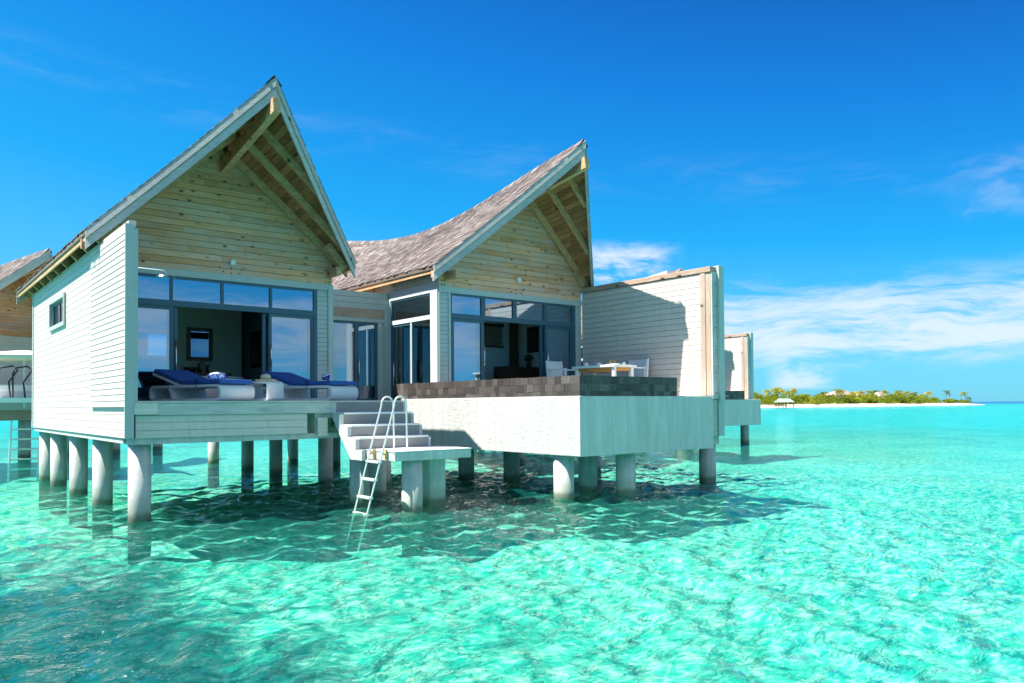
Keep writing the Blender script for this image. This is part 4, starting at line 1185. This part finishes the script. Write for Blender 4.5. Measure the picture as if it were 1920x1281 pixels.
mb.build('foliage', M['leaf'], pp)
sf = thing('sofa', (7.4, 3.1, 0), 'brown framed sofa with white back cushion and teal pillows in the right room', 'sofa')
mb = MB(); mb.box(6.75, 2.75, .30, 8.6, 3.5, .42); mb.box(6.75, 3.42, .42, 8.6, 3.52, .68); mb.build('frame', M['dark'], sf); mb = MB(); mb.box(6.8, 3.25, .52, 8.5, 3.42, .86); mb.box(6.8, 2.78, .42, 8.5, 3.25, .54); mb.build('cushion', M['curtain'], sf, bevel=.04)
for x in (6.95, 7.45): mb = MB(); mb.hexa([(x, 3.08, .55), (x + .4, 3.08, .55), (x + .4, 3.2, .55), (x, 3.2, .55), (x, 3.16, .92), (x + .4, 3.16, .92), (x + .4, 3.25, .92), (x, 3.25, .92)]); mb.build('pillow', M['teal'], sf, bevel=.04)
FR[0] = None
# ------------------------------------------------------------------ the next villa to the right
T2 = Vector((15.05, 9.28, 0))
v2 = copy_tree(villa); v2.location += T2; v2['label'] = 'neighbouring sage white villa hidden behind the privacy wall on the right'
w2 = copy_tree(priv); w2.location += T2; w2['label'] = 'smaller looking privacy wall of the neighbouring villa, further off over the sea'
with wing(): pl0 = wf((8.0, -1.0, -.97))
p2 = thing('infinity_pool', pl0 + T2, 'white rendered pool with dark stone rim of the neighbouring villa further right', 'pool', 'infinity pools of the villas')
with wing(): o2 = thing('infinity_pool', (8.0, -1.0, -.97), '', 'pool'); build_pool(o2, 10.57)
for ch in list(o2.children): ch.parent = p2
bpy.data.objects.remove(o2)

# ------------------------------------------------------------------ house across the jetty at the far left
K = 27.5 / 24.
def far_pt(p): return CAM + (Vector(p) - CAM) * K
AP = far_pt((1.08, 15.01, 4.82)); PH = R(28)
NV = thing('neighbour_house', (0, 0, 0), 'house with shingle prow roof and shaded board wall at the far left', 'house')
nr = Roof(0, 2.4, 2.4, 0, 2.1, AP.z - 2.5, AP.z - 5.40)
build_roof(nr, NV, 2.45, 0, 31)
gable(nr, NV, -2.2, 2.2, 2.45, AP.z - 2.95, 8)
q = MB(); q.box(-2.9, 1.75, AP.z - 2.98, 2.35, 1.95, AP.z - 2.84); q.build('wall_plate', M['soffit'], NV)
q = MB(); siding(q, 1, 2.5, -1, -6.5, 7.0, .22, AP.z - 2.96, .1193); q.build('front_wall', M['siding'], NV)
q = MB(); siding(q, 0, 2.2, 1, 2.5, 9, .22, AP.z - 2.6, .1193); q.build('side_wall', M['siding'], NV)
q = MB(); q.box(-6.5, .4, .10, 7, 2.48, .16); q.build('deck', M['deck'], NV); q = MB(); q.box(-6.5, .38, -.16, 7, .44, .098); q.build('deck_fascia', M['trim'], NV); q = MB(); q.box(-6.5, .5, -.52, 7, .8, -.162); q.build('floor_beam', M['cap'], NV)
for x in (-4, -2.2, -.3, 1.6, 3.4, 5.5): pile(NV, x, .8, -.52, .2)
NV.location = (AP.x, AP.y, 0); NV.rotation_euler.z = PH
def npt(x, y, z): return Vector((AP.x + math.cos(PH) * x - math.sin(PH) * y, AP.y + math.sin(PH) * x + math.cos(PH) * y, z))


def px_at(r_off, up, fwd):                                         # metres right, above eye level and ahead of the camera stand
    f = Vector((.6289, .7774, 0)); r = Vector((.7774, -.6289, 0)); return CAM + f * fwd + r * r_off + Vector((0, 0, up))


pa = thing('parasol', px_at(-16.4, 0, 26.0), 'cream canvas parasol on the deck at the far left', 'parasol')
c = px_at(-16.4, 1.72, 26.0); mb = MB(); mb.lathe(c, [(1.5, -.12), (1.5, -.0), (1.0, .12), (.1, .22)], 8); mb.build('canopy', M['canvas'], pa); mb = MB(); mb.tube([c + Vector((0, 0, -1.7)), c + Vector((0, 0, .1))], .03, 8); mb.build('pole', M['white'], pa)
nl = thing('sun_lounger', px_at(-16.4, .1, 26), 'white cushioned lounger on the deck at the far left', 'sun lounger')
c = px_at(-16.2, .55, 26); mb = MB(); mb.box(c.x - 1, c.y - .4, c.z, c.x + .9, c.y + .4, c.z + .22); mb.build('cushion', M['curtain'], nl, bevel=.04); mb = MB(); mb.box(c.x - .9, c.y - .35, c.z - .35, c.x + .8, c.y + .35, c.z - .002); mb.build('frame', M['wicker'], nl)
pf = thing('swim_platform', px_at(-16.0, .2, 25), 'narrow white platform with black hooped rails at the far left', 'platform')
c = px_at(-16.0, .33, 25); mb = MB(); mb.box(c.x - .9, c.y - .5, c.z - .15, c.x + 1.2, c.y + .5, c.z); mb.build('board', M['white'], pf)
for dx in (-.55, -.15):
    mb = MB(); b = Vector((c.x + dx, c.y - .3, c.z)); mb.tube([b, b + Vector((0, 0, .75)), b + Vector((.05, 0, .95)), b + Vector((.4, .1, 1.02)), b + Vector((.55, .15, .9)), b + Vector((.3, .1, .5)), b + Vector((.35, .1, .0))], .028, 8); mb.build('rail', M['blacksteel'], pf, smooth=True)
pl = thing('boarding_ladder', px_at(-15.9, -1.9, 25), 'pale boarding ladder between the piles at the far left', 'ladder')
c = px_at(-15.9, -.9, 25)
for dx in (-.25, .55): mb = MB(); mb.tube([c + Vector((dx, -.2, .5)), c + Vector((dx - .1, -.3, -1.6))], .03, 8); mb.build('rail', M['alu'], pl)
for k in range(5): mb = MB(); mb.box(c.x - .28, c.y - .3, c.z + .2 - k * .32, c.x + .5, c.y - .2, c.z + .25 - k * .32); mb.build('rung', M['alu'], pl)

# ------------------------------------------------------------------ island
IA = px_at(72., 0, 268.); IB = px_at(246., 0, 392.); IA.z = IB.z = 0
IE = (IB - IA); ILEN = IE.length; IE.normalize(); IN = Vector((-IE.y, IE.x, 0))
if IN.dot(Vector((.6289, .7774, 0))) < 0: IN = -IN


def isl(s, d, z=0.): return IA + IE * s + IN * d + Vector((0, 0, z))


def build_island():
    mt, t, out = newmat('beach sand'); co = t.add('ShaderNodeTexCoord').outputs['Object']
    c = t.mix(t.noise(co, .2, 4), (.66, .58, .46), (.80, .74, .63)); principled(t, out, **{'Base Color': c, 'Roughness': .95})
    n = 80; rows = [(-7, WL - 1.2), (0, WL - .05), (4, WL + .5), (9, WL + 1.0), (40, WL + 1.6), (90, WL + 1.4), (120, WL - 1.5)]
    vs = []
    for i in range(n + 1):
        s = -120 + (ILEN + 128) * i / n; u = max(0, min(1, (ILEN + 6 - s) / 70)) ** .5
        for d, z in rows:
            wob = 2.2 * math.sin(s * .05) + 1.2 * math.sin(s * .13 + 1)
            dd = 20 + (d - 20) * u if d > 20 else d * (0.15 + .85 * u) + (1 - u) * 6
            vs.append(isl(s, dd + wob, WL - 1.2 + (z - WL + 1.2) * (.12 + .88 * min(1, u * 1.6))))
    k = len(rows); fs = [(i * k + j, (i + 1) * k + j, (i + 1) * k + j + 1, i * k + j + 1) for i in range(n) for j in range(k - 1)]
    mb = MB(); mb.add(vs, fs); o = mb.build('beach', mt, None, smooth=True, loc=isl(0, 0)); o['kind'] = 'structure'


build_island()
M['palm1'] = leafmat('palm frond', (.16, .19, .02), (.42, .37, .05)); M['palm2'] = leafmat('dark palm frond', (.05, .10, .03), (.14, .20, .05))
M['bush'] = leafmat('shore shrub leaf', (.07, .15, .015), (.36, .38, .04)); M['trunk'] = plain('palm trunk', (.22, .17, .12), .9, .2)
rnd = random.Random(17)


def palm_mesh(h, lean, seed, mat):
    r = random.Random(seed); t = thing('palm_tree', (0, 0, 0), '', 'palm tree', 'palms on the island shore')
    tip = Vector((lean, lean * .4, h)); mb = MB(); mb.tube([Vector((0, 0, -.5)), Vector((lean * .25, lean * .1, h * .4)), Vector((lean * .6, lean * .25, h * .75)), tip], [.2, .14, .12, .11], 7); mb.build('trunk', M['trunk'], t, smooth=True)
    cr = MB()
    for i in range(17):
        a = 2 * math.pi * i / 17 + r.uniform(-.2, .2); el = r.uniform(-.35, 1.15); L = r.uniform(1.9, 2.7); d = Vector((math.cos(a), math.sin(a), 0)); sd = Vector((-d.y, d.x, 0)); p = tip.copy(); prev = p; n = 7; lx = []
        for k in range(n + 1):
            u = k / n; lx.append(tip + d * (L * u * math.cos(el * (1 - u * .5))) + Vector((0, 0, L * (math.sin(el) * u - .75 * u * u))))
        for k in range(n):
            w = .46 * math.sin(math.pi * (.12 + .85 * k / n)) + .05
            for s in (-1, 1):
                q0, q1 = lx[k], lx[k + 1]; o = sd * s * w + Vector((0, 0, -w * .55)) + (q1 - q0) * .8
                for f in (0, .5):
                    b0 = q0.lerp(q1, f); b1 = q0.lerp(q1, f + .34); cr.add([b0, b1, b1 + o * .96, b0 + o], [(0, 1, 2, 3)])
    cr.build('crown', mat, t); return t


def shrub_mesh(h, w, seed, name='shrub'):
    r = random.Random(seed); mb = MB(); mb.mat(1); mb.tube([(0, 0, -.5), (.1, 0, h * .5)], [.16, .06], 6); mb.mat(0)
    cl = [(r.gauss(0, w * .32), r.gauss(0, w * .32), h * r.uniform(.25, .82), r.uniform(.22, .40) * w) for _ in range(9)]
    for cx, cy, cz, cr in cl:
        for _ in range(95):
            d = Vector((r.gauss(0, 1), r.gauss(0, 1), r.gauss(0, 1))).normalized(); p = Vector((cx, cy, cz)) + Vector((d.x * cr, d.y * cr, d.z * cr * .8)) * r.uniform(.55, 1.05)
            p.z = max(.1, p.z); s = d.cross(Vector((r.random() - .5, r.random() - .5, r.random() - .5))).normalized(); u = (d + Vector((0, 0, -.4))).cross(s).normalized(); z = r.uniform(.13, .30)
            mb.add([p - s * z, p + u * z * .6, p + s * z, p - u * z * .6], [(0, 1, 2, 3)])
    return mb.build(name, [M['bush'], M['trunk']], None)


palms = [palm_mesh(h, ln, i, M['palm1'] if i % 3 else M['palm2']) for i, (h, ln) in enumerate(((6.2, .8), (5.2, -.6), (7.0, 1.4), (4.4, .3), (5.8, -1.2), (6.6, .1)))]
used = [False] * len(palms)
KPAL = ['yellow green palm rising above the island shrubs', 'dark green palm rising above the island shrubs']
def put_palm(s, d, k=None, sc=1., label=None, sink=0.):
    k = rnd.randrange(len(palms)) if k is None else k
    o = palms[k] if not used[k] else copy_tree(palms[k]); used[k] = True
    o.location = isl(s, d, WL + .9 - sink); o.rotation_euler.z = rnd.random() * 6.28; o.scale = (sc,) * 3
    o['label'] = label or KPAL[0 if k % 3 else 1]; o['group'] = 'palms on the island shore' if not label else 'palms on the island point'
for i in range(46):
    s = 6 + (ILEN - 26) * (i + rnd.random() * .8) / 46; put_palm(s, rnd.uniform(12, 34), sc=rnd.uniform(.8, 1.08) * (1.0 if s < 150 else .95))
put_palm(ILEN - 24, 14, 0, .95, 'tall palm next to last before the island point'); put_palm(ILEN - 9, 11, 4, .95, 'last tall palm leaning out at the island point'); put_palm(ILEN - 5.5, 11, 3, .62, 'low young palm under the last tall palm of the point')
shr = [shrub_mesh(h, w, 40 + i) for i, (h, w) in enumerate(((3.6, 4.4), (4.4, 4.2), (2.6, 4.2), (5.2, 4.6), (3.2, 3.4)))]
us = [False] * len(shr)
SL = 'green shrub in the thicket behind the island beach'
for i in range(150):
    s = 2 + (ILEN - 8) * (i + rnd.random()) / 150; k = rnd.randrange(len(shr)); d = rnd.uniform(8.5, 30)
    end = max(.42, min(1, (ILEN - s) / 42)); o = shr[k] if not us[k] else shr[k].copy()
    if us[k]: COL.objects.link(o)
    us[k] = True; sc = rnd.uniform(.95, 1.35) * end * (1.22 if s < 18 else 1); o.location = isl(s, d if s < ILEN - 30 else rnd.uniform(8.5, 14), WL + .75); o.rotation_euler.z = rnd.random() * 6.28; o.scale = (sc, sc, sc * (.72 + .28 * (d / 30)))
    tag(o, SL, 'shrub', 'shrubs behind the island beach')
# roofs among the trees
M['thatch'] = plain('pale brown thatch', (.40, .31, .26), .95, .15, 2)
def bungalow(s, d, w, h, label, rot=0):
    t = thing('bungalow', isl(s, d, WL + 1), label, 'bungalow', 'bungalows among the island trees'); c = isl(s, d); ex, ey = IE * w / 2, IN * 3.2
    mb = MB(); b = WL + h - 2.2; a = [c - ex - ey, c + ex - ey, c + ex + ey, c - ex + ey]
    tp = [c - ex * .45, c + ex * .45]; vs = [Vector((p.x, p.y, b)) for p in a] + [Vector((p.x, p.y, WL + h)) for p in tp]
    mb.add(vs, [(0, 1, 5, 4), (1, 2, 5), (2, 3, 4, 5), (3, 0, 4), (3, 2, 1, 0)]); mb.build('roof', M['thatch'], t)
    mb = MB(); k = .82; a = [c + (p - c) * k for p in a]; mb.hexa([(p.x, p.y, WL + .6) for p in a] + [(p.x, p.y, b - .003) for p in a]); mb.build('wall', M['siding'], t)
bungalow(118, 27, 17, 7.4, 'wide thatched bungalow roof showing above the island trees'); bungalow(136, 29, 11, 7.0, 'middle thatched bungalow roof showing above the island trees'); bungalow(151, 27, 9, 6.8, 'rightmost small thatched bungalow roof above the island trees')
# hut at the edge of the water
hc = isl(33, -2.5); hu = thing('beach_hut', (hc.x, hc.y, WL), 'small open hut with pale teal roof at the edge of the island beach', 'hut')
M['tealroof'] = plain('pale teal roof', (.42, .66, .64), .6)
def hp(a, b, z): q = isl(33 + a, -2.5 + b); return Vector((q.x, q.y, WL + z))
mb = MB(); mb.hexa([hp(-3.4, -2, 2.0), hp(3.4, -2, 2.0), hp(3.4, 2, 2.0), hp(-3.4, 2, 2.0), hp(-3.0, -.2, 3.3), hp(3.0, -.2, 3.3), hp(3.0, .2, 3.3), hp(-3.0, .2, 3.3)]); mb.build('roof', M['tealroof'], hu)
for a in (-3.1, -1, 1, 3.1):
    for b in (-1.7, 1.7): mb = MB(); mb.tube([hp(a, b, -.6), hp(a, b, 2.0)], .12, 6); mb.build('post', M['dark'], hu)
mb = MB(); mb.hexa([hp(-3.3, -1.9, .45), hp(3.3, -1.9, .45), hp(3.3, 1.9, .45), hp(-3.3, 1.9, .45), hp(-3.3, -1.9, .6), hp(3.3, -1.9, .6), hp(3.3, 1.9, .6), hp(-3.3, 1.9, .6)]); mb.build('floor', M['cap'], hu)
for a, z in ((-6, 3.2), (-4.6, 2.2)):
    mb = MB(); mb.tube([hp(a, -1, -.8), hp(a + .1, -1, z)], .11, 6); o = mb.build('mooring_post', M['dark'], None, loc=hp(a, -1, 0)); tag(o, 'dark mooring post in the water beside the beach hut', 'post', 'mooring posts by the hut')
